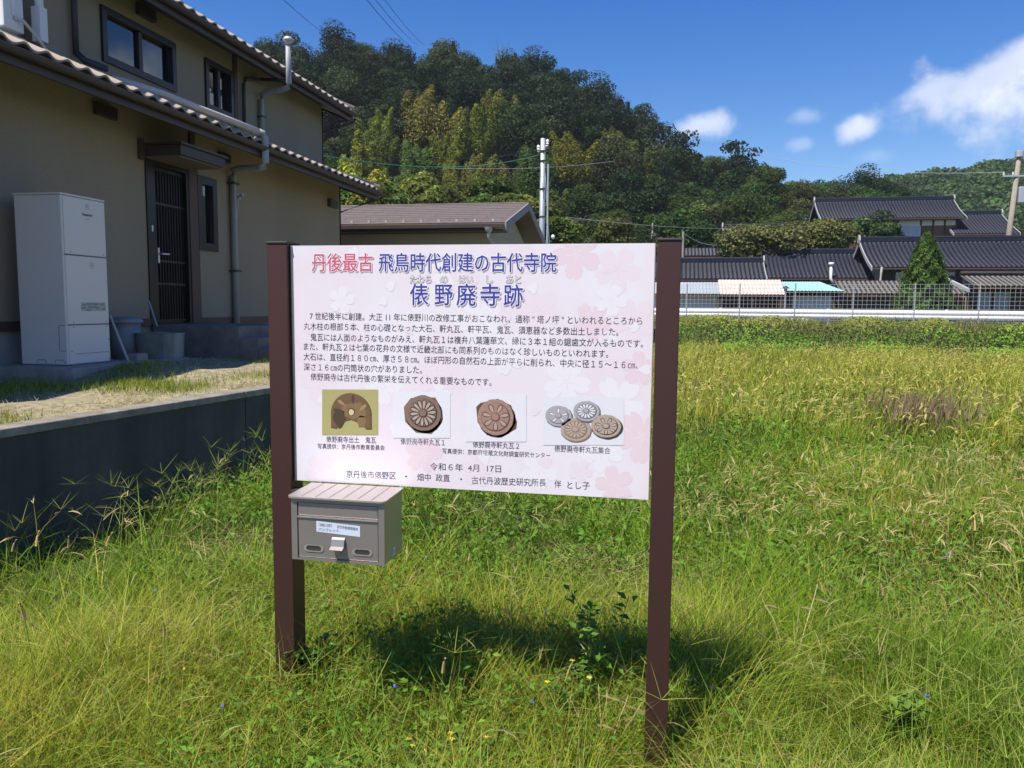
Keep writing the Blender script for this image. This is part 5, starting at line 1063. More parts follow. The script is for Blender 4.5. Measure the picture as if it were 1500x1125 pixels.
# ---- the wooded hill behind the village (laid out straight ahead of the viewpoint's heading)
SKY = [(200, 130), (330, 95), (385, 78), (430, 62), (480, 56), (560, 66), (620, 76), (655, 72), (690, 88), (715, 118), (735, 100), (762, 88), (830, 104), (880, 136), (930, 165), (965, 190), (1000, 212), (1050, 226), (1100, 232),
       (1150, 250), (1200, 252), (1260, 262), (1300, 268), (1400, 275), (1700, 290), (2000, 300)]
sx_, sy_ = np.array([p[0] for p in SKY], float), np.array([p[1] for p in SKY], float)
def sky_y(a): return np.interp(a, sx_, sy_)
def hill_h(a, Yr, th): return 1.68+(452-sky_y(a))/1150*Yr*1.01-th
YR = 128.
def hz_c(X, Y):
    a = np.clip(750+1150*X/np.maximum(Y, 20), 200, 2000); h = hill_h(a, YR, 11.0)
    t = smooth((Y-70)/(YR-70)); back = 1-.35*smooth((Y-YR)/60)
    return (1.0+(np.maximum(h, 2)-1)*t**.85)*back+.5*np.sin(X*.2+Y*.13)
xs = np.linspace(-150, 190, 110); ys = np.linspace(66, 190, 60)
X, Y = np.meshgrid(xs, ys); Z = hz_c(X, Y)-.1; Z[0, :] = -1; i = np.arange(X.size).reshape(X.shape)
GXh, GYh = c2g(X.ravel(), Y.ravel())
F = np.stack([i[:-1, :-1].ravel(), i[:-1, 1:].ravel(), i[1:, 1:].ravel(), i[1:, :-1].ravel()], 1)
tag(link('hill', np_mesh('hill', np.stack([GXh, GYh, Z.ravel()], 1), [F], None, K['forest_floor'], True)), kind='structure')
DG = (.022, .046, .013); MG = (.045, .088, .018); BG = (.175, .22, .028)
broad = [crown_broad('evergreen_tree', 100+k, W_, H_, nl+8, 8000, c_, size=s_*.5, low=.2) for k, (W_, H_, nl, c_, s_) in enumerate([(8, 10, 14, DG, .62), (9.5, 9.5, 18, DG, .64), (7, 11, 12, MG, .58), (8.5, 9, 15, (.045, .066, .024), .6), (6.5, 9, 11, (.075, .09, .032), .55), (8, 10.5, 16, (.03, .05, .022), .6)])]
bamb = [crown_bamboo('bamboo_clump', 200+k, H_, nc, 9500, c_, sp, .34) for k, (H_, nc, c_, sp) in enumerate([(11, 11, BG, 3.2), (10, 10, (.115, .165, .026), 3.0), (11.5, 12, (.185, .19, .036), 3.4), (9.5, 9, (.08, .135, .024), 2.8)])]
coni = [crown_conifer('cedar_tree', 300, 4.2, 14, 2200, (.03, .05, .025), .6, .2), crown_conifer('cedar_tree', 301, 3.4, 12, 1800, (.035, .055, .028), .55, .25)]
r3_ = random.Random(5); npl = 0
def plant_c(me, X_, Y_, z, rz, sc, name, label, cat, group):
    gx_, gy2 = c2g(X_, Y_); o = link(name, me); o.location = (gx_, gy2, z); o.rotation_euler = (r3_.uniform(-.05, .05), r3_.uniform(-.05, .05), rz); o.scale = (sc*r3_.uniform(.9, 1.1), sc*r3_.uniform(.9, 1.1), sc)
    return tag(o, label, cat, group)
cand = []
Yv = 71.
while Yv < YR+9:
    st_ = 4.7+(Yv-71)*.012; a = 330
    x_ = (340-750)/1150*Yv
    while x_ < (1330-750)/1150*Yv:
        cand.append((x_+r3_.uniform(-1.7, 1.7), Yv+r3_.uniform(-2, 2))); x_ += st_
    Yv += 5.3
for (X_, Y_) in cand:
    a = 750+1150*X_/Y_; t = (Y_-70)/(YR-70); z = float(hz_c(np.array(X_), np.array(Y_)))
    pyy = 452-(z+8-1.68)/Y_*1150
    isb = (505 < a < 960) and (150+.05*abs(a-700) < pyy < 365) and r3_.random() < (.93 if 520 < a < 850 else .38) and not (700 < a < 880 and pyy < 215 and r3_.random() < .5)
    right = a > 980
    if isb and Y_ < YR-16:
        plant_c(r3_.choice(bamb), X_, Y_, z-.3, r3_.uniform(0, 6.28), r3_.uniform(.7, 1.02), 'bamboo_clump', 'feathery yellow green bamboo clump on the lower face of the dark wooded hill', 'bamboo', 'bamboo clumps on the wooded hill')
    elif r3_.random() < .06 and not right:
        plant_c(r3_.choice(coni), X_, Y_, z-.3, r3_.uniform(0, 6.28), r3_.uniform(.65, .85), 'cedar_tree', 'narrow dark cedar standing among rounder trees on the hill', 'conifer', 'cedars on the wooded hill')
    else:
        k = r3_.choice((0, 1, 3, 5, 5, 0) if t > .5 and not right else (0, 1, 2, 3, 4, 2))
        plant_c(broad[k], X_, Y_, z-.3, r3_.uniform(0, 6.28), r3_.uniform(.72, 1.05), 'evergreen_tree', 'dark evergreen tree in the wood that covers the near hill', 'tree', 'evergreen trees on the near hill')
# trees that stand out on the skyline
def spot(me, px, pyb, D, sc, name, label, cat, rz=0., z=None, group=None):
    q = at(px, pyb, D); o = link(name, me); o.location = (q[0], q[1], q[2] if z is None else z); o.rotation_euler = (0, 0, rz); o.scale = (sc, sc, sc); return tag(o, label, cat, group)
spot(coni[0], 664, 120, 120, .78, 'cedar_tree', 'pointed dark cedar standing highest on the ridge left of the notch', 'conifer', z=float(at(664, 62, 120)[2]-10.9))
pine1 = crown_broad('pine_tree', 401, 6.5, 8.5, 12, 1700, (.03, .045, .022), size=.42, openness=.42, flat=.5)
pine2 = crown_broad('pine_tree', 402, 6.5, 8.5, 10, 1500, (.03, .045, .022), size=.42, openness=.45, flat=.5)
for px, pt, D, me, lb in ((1000, 185, 112, pine1, 'open crowned pine on the falling ridge right of the hill, left of its twin'), (1077, 196, 110, pine2, 'lonely open crowned pine on the ridge with sky all round its top'), (965, 172, 115, pine1, 'dark pine leaning over the ridge where the hill falls toward the small cloud')):
    q = at(px, pt, D); o = link('pine_tree', me); o.location = (q[0], q[1], q[2]-8.3); o.rotation_euler = (0, .06, px*.7); tag(o, lb, 'tree')
bare = MB(); 
for k in range(22):
    a = rnd.uniform(0, 6.28); h0 = rnd.uniform(1.5, 5); L_ = rnd.uniform(1, 2.6); bare.tube([(0, 0, h0), (math.cos(a)*L_*.4, math.sin(a)*L_*.4, h0+L_*.5), (math.cos(a)*L_*.6, math.sin(a)*L_*.6, h0+L_*1.1)], .05, 4, r1=.015)
bare.tube([(0, 0, -2), (0, 0, 6.5)], .14, 5, r1=.03); bm_ = bare.mesh('bare_tree', mat('grey_bark', (.2, .18, .16), .9))
spot(bm_, 735, 135, 121, 1.1, 'bare_tree', 'thin bare tree in the notch of the hill skyline', 'tree')
mid_t = [('evergreen_tree', broad[4], 1225, 252, 98, .72), ('evergreen_tree', broad[5], 1268, 247, 104, .8), ('evergreen_tree', broad[2], 1120, 240, 96, .75), ('evergreen_tree', broad[4], 1178, 246, 92, .7), ('evergreen_tree', broad[1], 1315, 262, 110, .8), ('evergreen_tree', broad[0], 1300, 258, 100, .75)]
lbs = ['brownish green tree left of the darker round tree above the tall farmhouse', 'round dark tree standing clear above the tall farmhouse ridge', 'green bushy tree below the lonely pine', 'pale green tree between the lonely pine and the round dark tree', 'low dark tree where the near wood meets the far ridge', 'dark tree just right of the round one above the farmhouse']
for (nm, me, px, pt, D, sc), lb in zip(mid_t, lbs): q = at(px, pt, D); o = link(nm, me); o.scale = (sc,)*3; o.location = (q[0], q[1], q[2]-10*sc); o.rotation_euler = (0, 0, px); tag(o, lb, 'tree')

# ---- far wooded ridge on the right: one mass
def far_h(X, Y):
    a = 750+1150*X/Y; ys_ = np.interp(a, [1150, 1230, 1290, 1330, 1390, 1450, 1500, 1600, 1800, 2100], [300, 285, 262, 258, 250, 240, 242, 236, 215, 240]); Yr = 235
    return 1+(1.68+(452-ys_)/1150*Yr-8-1)*smooth((Y-105)/(Yr-105))**.9
xs = np.linspace(30, 330, 70); ys = np.linspace(100, 260, 40); X, Y = np.meshgrid(xs, ys); Z = np.maximum(far_h(X, Y), 0)-.5; i = np.arange(X.size).reshape(X.shape); gx_, gy2 = c2g(X.ravel(), Y.ravel())
F = np.stack([i[:-1, :-1].ravel(), i[:-1, 1:].ravel(), i[1:, 1:].ravel(), i[1:, :-1].ravel()], 1)
tag(link('far_hill', np_mesh('far_hill', np.stack([gx_, gy2, Z.ravel()], 1), [F], None, K['forest_floor'], True)), kind='structure')
v = Veg(); nt_ = 620
for k in range(nt_):
    Y_ = 108+130*rg.uniform()**.8; a = rg.uniform(1180, 1620); X_ = (a-750)/1150*Y_; h = float(far_h(np.array(X_), np.array(Y_))); R_ = rg.uniform(2.4, 4.6)
    n = 260; d = rdir(n); d[:, 2] = np.abs(d[:, 2])*1.1-.15; pos = d*R_*rg.uniform(.8, 1.05, (n, 1))*np.array([1, 1, 1.0])
    gx_, gy2 = c2g(X_, Y_); pos += np.array([gx_, gy2, h+2.2+R_*.3]); base = np.array((.055, .105, .026))*rg.uniform(.65, 1.35)*np.array([rg.uniform(.85, 1.5) if a > 1330 and Y_ < 150 else 1, 1, 1])
    v.leaves(pos, R_*.24*rg.uniform(.6, 1.3, n), d*.9+rdir(n)*.6, jit(n, base, .2), aspect=.8, fold=.12)
tag(link('distant_forest', v.mesh('distant_forest', K['leaf_plain'])), 'green wooded ridge rising behind the farmhouses at the right edge', 'forest', kind='stuff')

# ---- trees and shrubs in the village
def tree2(name, label, cat, mesh_crown, x, y, z, sc, trunk, rz=0, sxy=1.):
    root = thing(name, label, cat, (x, y, z), rz); c_ = link('crown', mesh_crown, root); c_.scale = (sc*sxy, sc*sxy, sc); t_ = link('trunk', trunk, root); t_.scale = (sc, sc, sc); return root
tk = MB().tube([(0, 0, -.6), (.02, 0, 1.2), (0, .03, 3)], .11, 8, r1=.05).mesh('trunk', K['bark'])
q = at(1352, 460, 36.5); top = at(1357, 338, 36.5); Hc = top[2]-.95
cm = crown_conifer('crown', 501, 2.75, Hc, 16000, (.10, .18, .03), .15, .02, .72, K['leaf_plain'])
tree2('cypress_tree', 'bright green cone shaped conifer standing in front of the long house', 'conifer', cm, q[0], q[1], .95, 1, tk)
fig = crown_broad('crown', 502, 6.2, 3.4, 16, 7000, (.135, .145, .04), size=.26, trunk=False, flat=.7, mat_=K['leaf_plain'], up=.6)
for px, pt, D, sc, lb in ((1112, 334, 55, .98, 'olive brown leafy tree behind the low roofs, nearer the sign'), (1205, 327, 56, .92, 'olive brown leafy tree left of the dark shrubs under the tall farmhouse')):
    q = at(px, pt, D); tree2('persimmon_tree', lb, 'tree', fig, q[0], q[1], q[2]-3.35*sc, sc, tk, px*.01)
shr = crown_broad('crown', 503, 3.4, 3.0, 9, 3600, (.05, .095, .025), size=.24, trunk=False, mat_=K['leaf_plain'])
for px, pt, D, sc, lb in ((1262, 317, 60, 1.0, 'dark green shrub in front of the tall farmhouse wall, left of the lighter one'), (1300, 325, 59, .85, 'mid green shrub in front of the tall farmhouse window')):
    q = at(px, pt, D); tree2('garden_shrub', lb, 'shrub', shr, q[0], q[1], q[2]-3.0*sc, sc, tk, px*.3)
gb = crown_bamboo('young_bamboo', 210, 8, 7, 5200, (.25, .27, .04), 1.8, .34); gs_ = crown_broad('bright_shrub', 505, 5, 4.6, 12, 4200, (.11, .15, .03), size=.33, trunk=False)
lb5 = ['sunlit yellow green bamboo right beside the upper corner of the house', 'sunlit yellow green bamboo above the left end of the garage roof', 'bright bamboo plume left of the middle of the garage roof', 'short bright bamboo over the garage ridge']
for (px, pt, D, sc), lb in zip(((492, 235, 46, .95), (520, 245, 50, .95), (562, 232, 54, 1.0), (590, 262, 52, .8)), lb5):
    q = at(px, pt, D); o = link('young_bamboo', gb); o.location = (q[0], q[1], q[2]-7.7*sc); o.scale = (sc,)*3; o.rotation_euler = (0, 0, px); tag(o, lb, 'bamboo')
BSH = ['bush at the left end behind the garage, touching the house corner', 'bush behind the left part of the garage roof, second from the house', 'tall bush behind the middle of the garage roof', 'bush behind the garage roof right of its middle', 'bush behind the right part of the garage ridge', 'tallest bush left of the steel utility pole', 'bush just left of the steel utility pole above the gable', 'low bush right behind the garage gable peak',
       'low bush in front of the row over the middle of the garage ridge', 'low bush in front of the row left of the garage gable', 'low bush at the foot of the steel utility pole, right side', 'low bush in front of the row over the left part of the garage ridge']
for i_b, (px, pt, D, sc) in enumerate(((505, 275, 48, .9), (545, 262, 52, .95), (612, 258, 56, .9), (652, 276, 56, .85), (688, 268, 60, .9), (722, 262, 60, .95), (752, 284, 56, .8), (780, 296, 52, .8), (640, 285, 50, .7), (700, 288, 50, .7), (815, 318, 46, .6), (590, 285, 50, .7))):
    q = at(px, pt, D); o = link('bright_shrub', gs_); o.location = (q[0], q[1], q[2]-4.5*sc); o.scale = (sc*1.1, sc*1.1, sc); o.rotation_euler = (0, 0, px); tag(o, BSH[i_b], 'shrub', 'bushes behind the garage')
for px, pt, D, sc, lb in ((905, 320, 64, .75, 'pale green bush at the foot of the dark wood behind the sign'), (1045, 300, 80, 1.1, 'green bushy tree behind the far dark roofs'), (1000, 318, 78, 1.0, 'green bush above the second far roof from the sign')):
    q = at(px, pt, D); o = link('bright_shrub', gs_); o.location = (q[0], q[1], q[2]-4.5*sc); o.scale = (sc,)*3; tag(o, lb, 'shrub')

# ------------------------------------------------------------------ thin haze
hm_ = bpy.data.materials.new('haze'); hm_.use_nodes = True; h_ = hm_.node_tree; h_.nodes.clear(); ho_ = N(h_, 'ShaderNodeOutputMaterial'); hv_ = N(h_, 'ShaderNodeVolumePrincipled')
hv_.inputs['Color'].default_value = (.82, .9, 1, 1); hv_.inputs['Density'].default_value = .00026; h_.links.new(hv_.outputs[0], ho_.inputs['Volume'])
b = MB(); b.box(-640, 640, -330, 940, -2.2, 75); hz_o = b.build('haze', hm_); tag(hz_o, 'thin bluish air between the viewer and the hills', 'haze', kind='stuff')

# ------------------------------------------------------------------ the field: grass and weeds
def wedge(n, r0, r1, half=40, pw=1.):
    a = np.radians(rg.uniform(-half, half+2, n)); r = np.sqrt(rg.uniform(r0*r0, r1*r1, n)) if pw == 1 else r0+(r1-r0)*rg.uniform(0, 1, n)**pw
    return c2g(r*np.sin(a), r*np.cos(a))
def infield(x, y, m=0.03): return (x > wall_x(y)+m) & (y < fence_y(x)-3.0)
GL = np.array((.31, .355, .032)); GD = np.array((.135, .25, .016)); YE = np.array((.50, .45, .09)); TN = np.array((.50, .40, .20)); BR = np.array((.20, .14, .07))
def fieldcol(x, y, n):
    """yellow drier grass left, near and far; greener in the middle and to the right"""
    d = np.hypot(x, y); p1 = nse(x, y, 1.1, 1); p2 = nse(x, y, .45, 2); p3 = nse(x, y, 3.5, 3)
    dry = np.clip(.16+.9*(p1-.5)+.5*(p3-.5)+.75*smooth((-x-.3)/1.4)*smooth((4.4-y)/1.6)+.68*smooth((d-6)/8)+.35*(p2-.5), 0, 1)
    r = rg.uniform(0, 1, n); dry = np.clip(dry+(r-.5)*.7, 0, 1)[:, None]
    c = GD*(1-dry)+GL*dry; c = np.where((rg.uniform(0, 1, n)[:, None] < .10+.30*dry), YE*rg.uniform(.6, 1.1, (n, 1)), c)
    return c*(1+rg.normal(0, .16, (n, 1))), dry[:, 0]
def field(vg, n, r0, r1, h0, h1, w0, w1, K_, lean=(.15, 1.0), bend=(.3, 1.5), half=40, hard=None):
    x, y = wedge(n, r0, r1, half); k = infield(x, y); x, y = x[k], y[k]
    if hard is not None: k = hard(x, y); x, y = x[k], y[k]
    n = len(x); cl = .55*nse(x, y, 5., 9)+.75*(nse(x, y, 2.1, 8)-.3); col, dry = fieldcol(x, y, n)
    h = rg.uniform(h0, h1, n)*(.42+1.15*np.clip(cl, 0, 1.1)); z = gz(x, y)
    h = np.where((np.abs(x+.02-.0) < .22) & (y < 2.78) & (y > 1.9), h*.22, h)
    col = col*(.75+.4*cl[:, None])
    vg.blades(np.stack([x, y, z-.01], 1), h, rg.uniform(w0, w1, n), rg.uniform(0, 6.28, n), rg.uniform(*lean, n), rg.uniform(*bend, n), col, K_)
v = Veg()
field(v, 70000, 1.5, 4.2, .16, .42, .0022, .0055, 5, lean=(.1, 1.1), bend=(.2, 1.7))
field(v, 16000, 1.5, 4.2, .30, .55, .0012, .0030, 5, lean=(.2, 1.25), bend=(.1, 1.3))
field(v, 78000, 4.2, 9, .16, .40, .003, .007, 3)
field(v, 100000, 9, 18, .2, .46, .006, .012, 2, lean=(.05, .7), bend=(.3, 1.4))
field(v, 100000, 18, 29, .25, .55, .010, .019, 2, lean=(.0, .5), bend=(.3, 1.4))
def tufts(nt_, r0, r1, per, h0, h1, w, colr):
    x, y = wedge(nt_, r0, r1); k = infield(x, y, .1); x, y = x[k], y[k]; n = len(x); hs_ = rg.uniform(h0, h1, n); cc = colr*rg.uniform(.6, 1.3, (n, 1)); i = np.repeat(np.arange(n), per); m_ = len(i)
    x = x[i]+rg.normal(0, .025, m_); y = y[i]+rg.normal(0, .025, m_)
    v.blades(np.stack([x, y, gz(x, y)], 1), hs_[i]*rg.uniform(.6, 1.1, m_), np.full(m_, w)*rg.uniform(.6, 1.3, m_), rg.uniform(0, 6.28, m_), rg.uniform(.02, .7, m_), rg.uniform(.5, 1.9, m_), cc[i]*rg.uniform(.8, 1.2, (m_, 1)), 5)
tufts(420, 1.8, 4.5, 26, .28, .52, .0048, np.array((.17, .29, .03))); tufts(420, 4.5, 10, 22, .35, .6, .008, np.array((.16, .28, .03))); tufts(500, 10, 20, 16, .4, .7, .014, np.array((.17, .27, .035)))
# flattened dead straw among the living grass
x, y = wedge(9000, 1.6, 5); k = infield(x, y) & (nse(x, y, 2.0, 55) > .62); x, y = x[k], y[k]; n = len(x)
v.blades(np.stack([x, y, gz(x, y)+rg.uniform(.03, .2, n)], 1), rg.uniform(.12, .32, n), rg.uniform(.002, .0045, n), rg.uniform(0, 6.28, n), rg.uniform(1.1, 1.6, n), rg.uniform(-.4, .5, n), np.array((.52, .42, .20))*rg.uniform(.5, 1.15, (n, 1)), 4)
tag(link('grass', v.mesh('grass', K['grass'])), 'long tangled green and yellow grass filling the field round the sign', 'grass', kind='stuff')
# seed stalks: thin stems with nodding tan heads
v = Veg()
def heads(n, r0, r1, h0, h1, w, stem_w, dens=None, tan=TN):
    x, y = wedge(n, r0, r1); k = infield(x, y) & ((x > -1.9) | (rg.uniform(0, 1, n) < .25)); x, y = x[k], y[k]
    if dens is not None: k = rg.uniform(0, 1, len(x)) < dens(x, y); x, y = x[k], y[k]
    n = len(x); z = gz(x, y); h = rg.uniform(h0, h1, n); az = rg.normal(.8, 1.2, n); lean = rg.uniform(.0, .35, n); bend = rg.uniform(.3, .9, n)
    colr = GL*rg.uniform(.7, 1.3, (n, 1)); v.blades(np.stack([x, y, z], 1), h, np.full(n, stem_w), az, lean, bend, colr, 3, np.repeat(tan[None], n, 0)*rg.uniform(.7, 1.1, (n, 1)), wpow=.1)
    ang = lean+bend*.55; tip = np.stack([x+np.sin(ang)*h*.93*np.cos(az), y+np.sin(ang)*h*.93*np.sin(az), z+np.cos(ang)*h*.97], 1)
    for j in range(2): v.blades(tip-np.array([0, 0, .03]), rg.uniform(.07, .15, n), np.full(n, w), az+rg.normal(0, .3, n), lean+bend+rg.uniform(0, .5, n), rg.uniform(.5, 1.3, n), tan*rg.uniform(.6, 1.15, (n, 1)), 3, belly=True)
heads(900, 1.6, 4.5, .25, .45, .0042, .0014, lambda x, y: nse(x, y, 1.5, 4)*.6, np.array((.40, .36, .15)))
heads(7000, 4.5, 10, .30, .5, .0065, .0025, lambda x, y: smooth((nse(x, y, .9, 4)-.35)/.3)*.8, np.array((.54, .44, .20)))
heads(20000, 10, 28, .4, .66, .017, .006, lambda x, y: .35+.6*nse(x, y, .5, 5), np.array((.50, .45, .13)))
tag(link('seed_stalks', v.mesh('seed_stalks', K['grass'])), 'tan nodding seed heads standing above the field grass', 'seed heads', kind='stuff')
# low broad-leaved weeds among the grass
v = Veg()
def lowleaf(n, r0, r1, size, zt, seed, col, th=.45, asp=.5):
    x, y = wedge(n, r0, r1); k = infield(x, y) & (nse(x, y, 1.3, seed) > th); x, y = x[k], y[k]; n = len(x)
    k = ~((np.abs(x+.02) < .2) & (y < 2.75) & (y > 2.0)); x, y = x[k], y[k]; n = len(x); z = gz(x, y)+rg.uniform(.04, zt, n); nr = rdir(n)*.8+np.array([0, 0, 1.]); v.leaves(np.stack([x, y, z], 1), size*rg.uniform(.5, 1.3, n), nr, jit(n, col, .2), asp, .1)
lowleaf(30000, 1.6, 4.5, .032, .24, 21, (.13, .25, .03), .42); lowleaf(32000, 4.5, 9, .045, .28, 22, (.12, .235, .03), .40); lowleaf(22000, 9, 16, .07, .34, 23, (.13, .23, .035), .5)
lowleaf(4500, 1.6, 4.2, .035, .13, 25, (.30, .24, .11), .5, .25)
tag(link('weed_leaves', v.mesh('weed_leaves', K['grass'])), 'small bright green weed leaves mixed low into the grass', 'weeds', kind='stuff')
# wiry crabgrass with finger-like spikes, right foreground and by the wall
v = Veg()
def crab(n, fx, fy, spread, hh=(.35, .6)):
    x = fx+rg.normal(0, spread[0], n); y = fy+rg.normal(0, spread[1], n); k = infield(x, y, .08) & (y > 1.7) & ~((np.abs(x) < .25) & (y < 2.7)); x, y = x[k], y[k]; n = len(x); z = gz(x, y); h = rg.uniform(*hh, n); az = rg.uniform(0, 6.28, n); lean = rg.uniform(.1, .8, n); bend = rg.uniform(0, .5, n)
    col = np.array((.22, .30, .05))*rg.uniform(.8, 1.2, (n, 1)); v.blades(np.stack([x, y, z], 1), h, np.full(n, .0022), az, lean, bend, col, 3, wpow=.05)
    ang = lean+bend*.5; tip = np.stack([x+np.sin(ang)*h*np.cos(az), y+np.sin(ang)*h*np.sin(az), z+np.cos(ang)*h], 1)
    for j in range(6): v.blades(tip, rg.uniform(.08, .16, n), np.full(n, .0024), az+j*1.05+rg.normal(0, .2, n), lean*.5+rg.uniform(.5, 1.2, n), rg.uniform(-.1, .4, n), np.array((.29, .34, .07))*rg.uniform(.7, 1.2, (n, 1)), 3, wpow=.3)
crab(240, 1.35, 3.0, (.55, .6)); crab(110, .9, 2.3, (.5, .35)); crab(60, .35, 2.3, (.2, .2), (.2, .35)); crab(150, -2.95, 5.0, (.35, 1.0), (.35, .62)); crab(90, -1.6, 2.3, (.8, .4), (.2, .4)); crab(60, -.7, 2.2, (.4, .2), (.15, .3)); crab(120, -2.0, 3.2, (.6, .7), (.25, .45)); crab(300, 1.5, 6, (2.5, 1.5))
tag(link('crabgrass', v.mesh('crabgrass', K['grass'])), 'wiry crabgrass with spreading finger like spikes near the wall and at lower right', 'crabgrass', kind='stuff')
# bank below the fence: bushy bright weeds
v = Veg(); n = 42000; x = rg.uniform(-4, 27, n); y = fence_y(x)-4.2+rg.uniform(0, 1, n)**.9*4.5; z = gz(x, y); cl = nse(x, y, 2.2, 31); t = (y-fence_y(x)+4.2)/4.5
hh = (.16+.42*cl)*(1.05-.35*t)*np.where(t < .12, .7, 1); pos = np.stack([x, y, z+rg.uniform(.0, 1, n)**.6*hh], 1)
cb_ = np.array((.16, .31, .03))[None]*(1-t[:, None]*.0); cb_ = np.where((t[:, None] > .55), np.array((.24, .27, .06)), cb_)*(.65+.6*cl[:, None])*(1+rg.normal(0, .18, (n, 1)))
v.leaves(pos, rg.uniform(.06, .13, n), rdir(n)*.7+np.array([0, -.3, .9]), cb_, .6, .12)
n = 24000; x = rg.uniform(-4, 27, n); y = fence_y(x)-2.6+rg.uniform(0, 1, n)*3.2; k = rg.uniform(0, 1, n) < .25+.75*nse(x, y, 1.1, 33); x, y = x[k], y[k]; n = len(x); z = gz(x, y)
v.blades(np.stack([x, y, z], 1), rg.uniform(.25, .62, n)*(.5+.8*nse(x, y, 1.7, 35)), rg.uniform(.012, .024, n), rg.uniform(0, 6.28, n), rg.uniform(0, .4, n), rg.uniform(.2, 1.3, n), np.where(rg.uniform(0, 1, (n, 1)) < .35, np.array((.34, .30, .13)), np.array((.19, .24, .07)))*rg.uniform(.6, 1.25, (n, 1)), 2)
tag(link('bank_weeds', v.mesh('bank_weeds', K['grass'])), 'bright green creeping weeds and tall grass on the bank under the mesh fence', 'weeds', kind='stuff')
# purple brown plume grass patch on the right
v = Veg()
for (fx, fy, sp, n) in ((5.5, 10.7, .27, 380), (5.95, 10.9, .2, 110), (7.2, 11.3, .5, 50), (2.9, 12.6, .6, 40)):
    gx0, gy0 = c2g(fx, fy); x = gx0+rg.normal(0, sp, n); y = gy0+rg.normal(0, .55, n); z = gz(x, y); h = rg.uniform(.38, .66, n); az = rg.normal(.6, .9, n)
    v.blades(np.stack([x, y, z], 1), h, np.full(n, .005), az, rg.uniform(0, .35, n), rg.uniform(.0, .35, n), np.repeat(np.array([[.14, .17, .05]]), n, 0), 2, wpow=.1)
    v.blades(np.stack([x, y, z+h*.6], 1), rg.uniform(.12, .26, n), rg.uniform(.012, .022, n), az, rg.uniform(.1, .5, n), rg.uniform(.0, .4, n), np.array((.23, .165, .10))*rg.uniform(.6, 1.3, (n, 1)), 3, belly=True)
tag(link('plume_grass', v.mesh('plume_grass', K['grass'])), 'purple brown plumed grass patch in the field at the right', 'plume grass', kind='stuff')
# yard: dry straw and small tufts
v = Veg(); n = 70000; y = rg.uniform(2.0, 12, n); x = wall_x(y)-.2-rg.uniform(0, 1, n)**1.2*2.6; pt_ = nse(x, y, 2.6, 41)
k = rg.uniform(0, 1, n) < .25+.75*smooth((pt_-.4)/.3); x, y, pt_ = x[k], y[k], pt_[k]; n = len(x); z = yz(x, y)
green = (nse(x, y, 1.9, 42)+rg.normal(0, .12, n)) > .55
v.blades(np.stack([x, y, z-.005], 1), np.where(green, rg.uniform(.04, .11, n), rg.uniform(.03, .09, n)), rg.uniform(.004, .008, n), rg.uniform(0, 6.28, n), np.where(green, rg.uniform(.1, .9, n), rg.uniform(.9, 1.6, n)), rg.uniform(-.3, .8, n), np.where(green[:, None], np.array((.30, .36, .05)), np.array((.60, .52, .30)))*rg.uniform(.3, 1.15, (n, 1)), 3)
tag(link('yard_grass', v.mesh('yard_grass', K['grass'])), 'dry straw and small green tufts on the sunlit strip of the yard', 'grass', kind='stuff')

# single plants one can point at in the foreground
def on_ground(px, py):
    vv = FW+RT*(px-750)/FO-UP*(py-562.5)/FO; z = 0.
    for _ in range(6): q = np.array([0, 0, EYE])+vv*(z-EYE)/vv[2]; z = float(gz(q[0], q[1]))
    return q
def leafy(name, label, px, py, H_, nst, lw, col, seed, flower=None, cat='weed'):
    global rg
    keep = rg; rg = np.random.default_rng(seed); q = on_ground(px, py); root = thing(name, label, cat, (q[0], q[1], q[2]-.01))
    for s_ in range(nst):
        v = Veg(); b = MB(); az = rg.uniform(0, 6.28); ln = rg.uniform(.05, .3); pts = [(math.cos(az)*ln*t*t*H_*1.5+.02*math.sin(t*9+s_), math.sin(az)*ln*t*t*H_*1.5, t*H_*rg.uniform(.96, 1.0)) for t in np.linspace(0, 1, 7)]
        b.tube(pts, .0035, 5, r1=.0015); so = b.build('stem', K['stem'], root)
        P_ = []; Nn = []
        for t in np.linspace(.2, 1, 11):
            i0 = min(5, int(t*6)); f_ = t*6-i0; p_ = np.array(pts[i0])*(1-f_)+np.array(pts[i0+1])*f_
            for m_ in range(3): aa = rg.uniform(0, 6.28); d = np.array([math.cos(aa), math.sin(aa), .1]); P_.append(p_+d*lw*.62); Nn.append(np.array([-d[0]*.35, -d[1]*.35, 1])+rg.normal(0, .25, 3))
        n = len(P_); v.leaves(np.array(P_), lw*rg.uniform(.7, 1.4, n), np.array(Nn), jit(n, col, .15), .5, .1); lo = link('leaf_cluster', v.mesh('leaf_cluster', K['leaf_plain']), root); lo['kind'] = 'stuff'
        if flower:
            b = MB(); c_ = pts[-1]
            for m_ in range(5): a = m_*1.257; b.add([(c_[0], c_[1], c_[2]+.01), (c_[0]+.009*math.cos(a-.4), c_[1]+.009*math.sin(a-.4), c_[2]+.016), (c_[0]+.013*math.cos(a), c_[1]+.013*math.sin(a), c_[2]+.014), (c_[0]+.009*math.cos(a+.4), c_[1]+.009*math.sin(a+.4), c_[2]+.016)], [(0, 1, 2, 3)])
            b.build('flower', flower, root)
    rg = keep; return root
K['stem'] = mat('stem', (.13, .18, .05), .7); K['yellow_flower'] = mat('yellow_flower', (.75, .55, .03), .6); K['blue_flower'] = mat('blue_flower', (.06, .12, .62), .6); K['straw'] = mat('straw', (.60, .47, .25), .8)
leafy('leafy_weed', 'tall leafy green weed standing just left of the right sign post', 872, 1055, .52, 5, .05, (.13, .25, .035), 61)
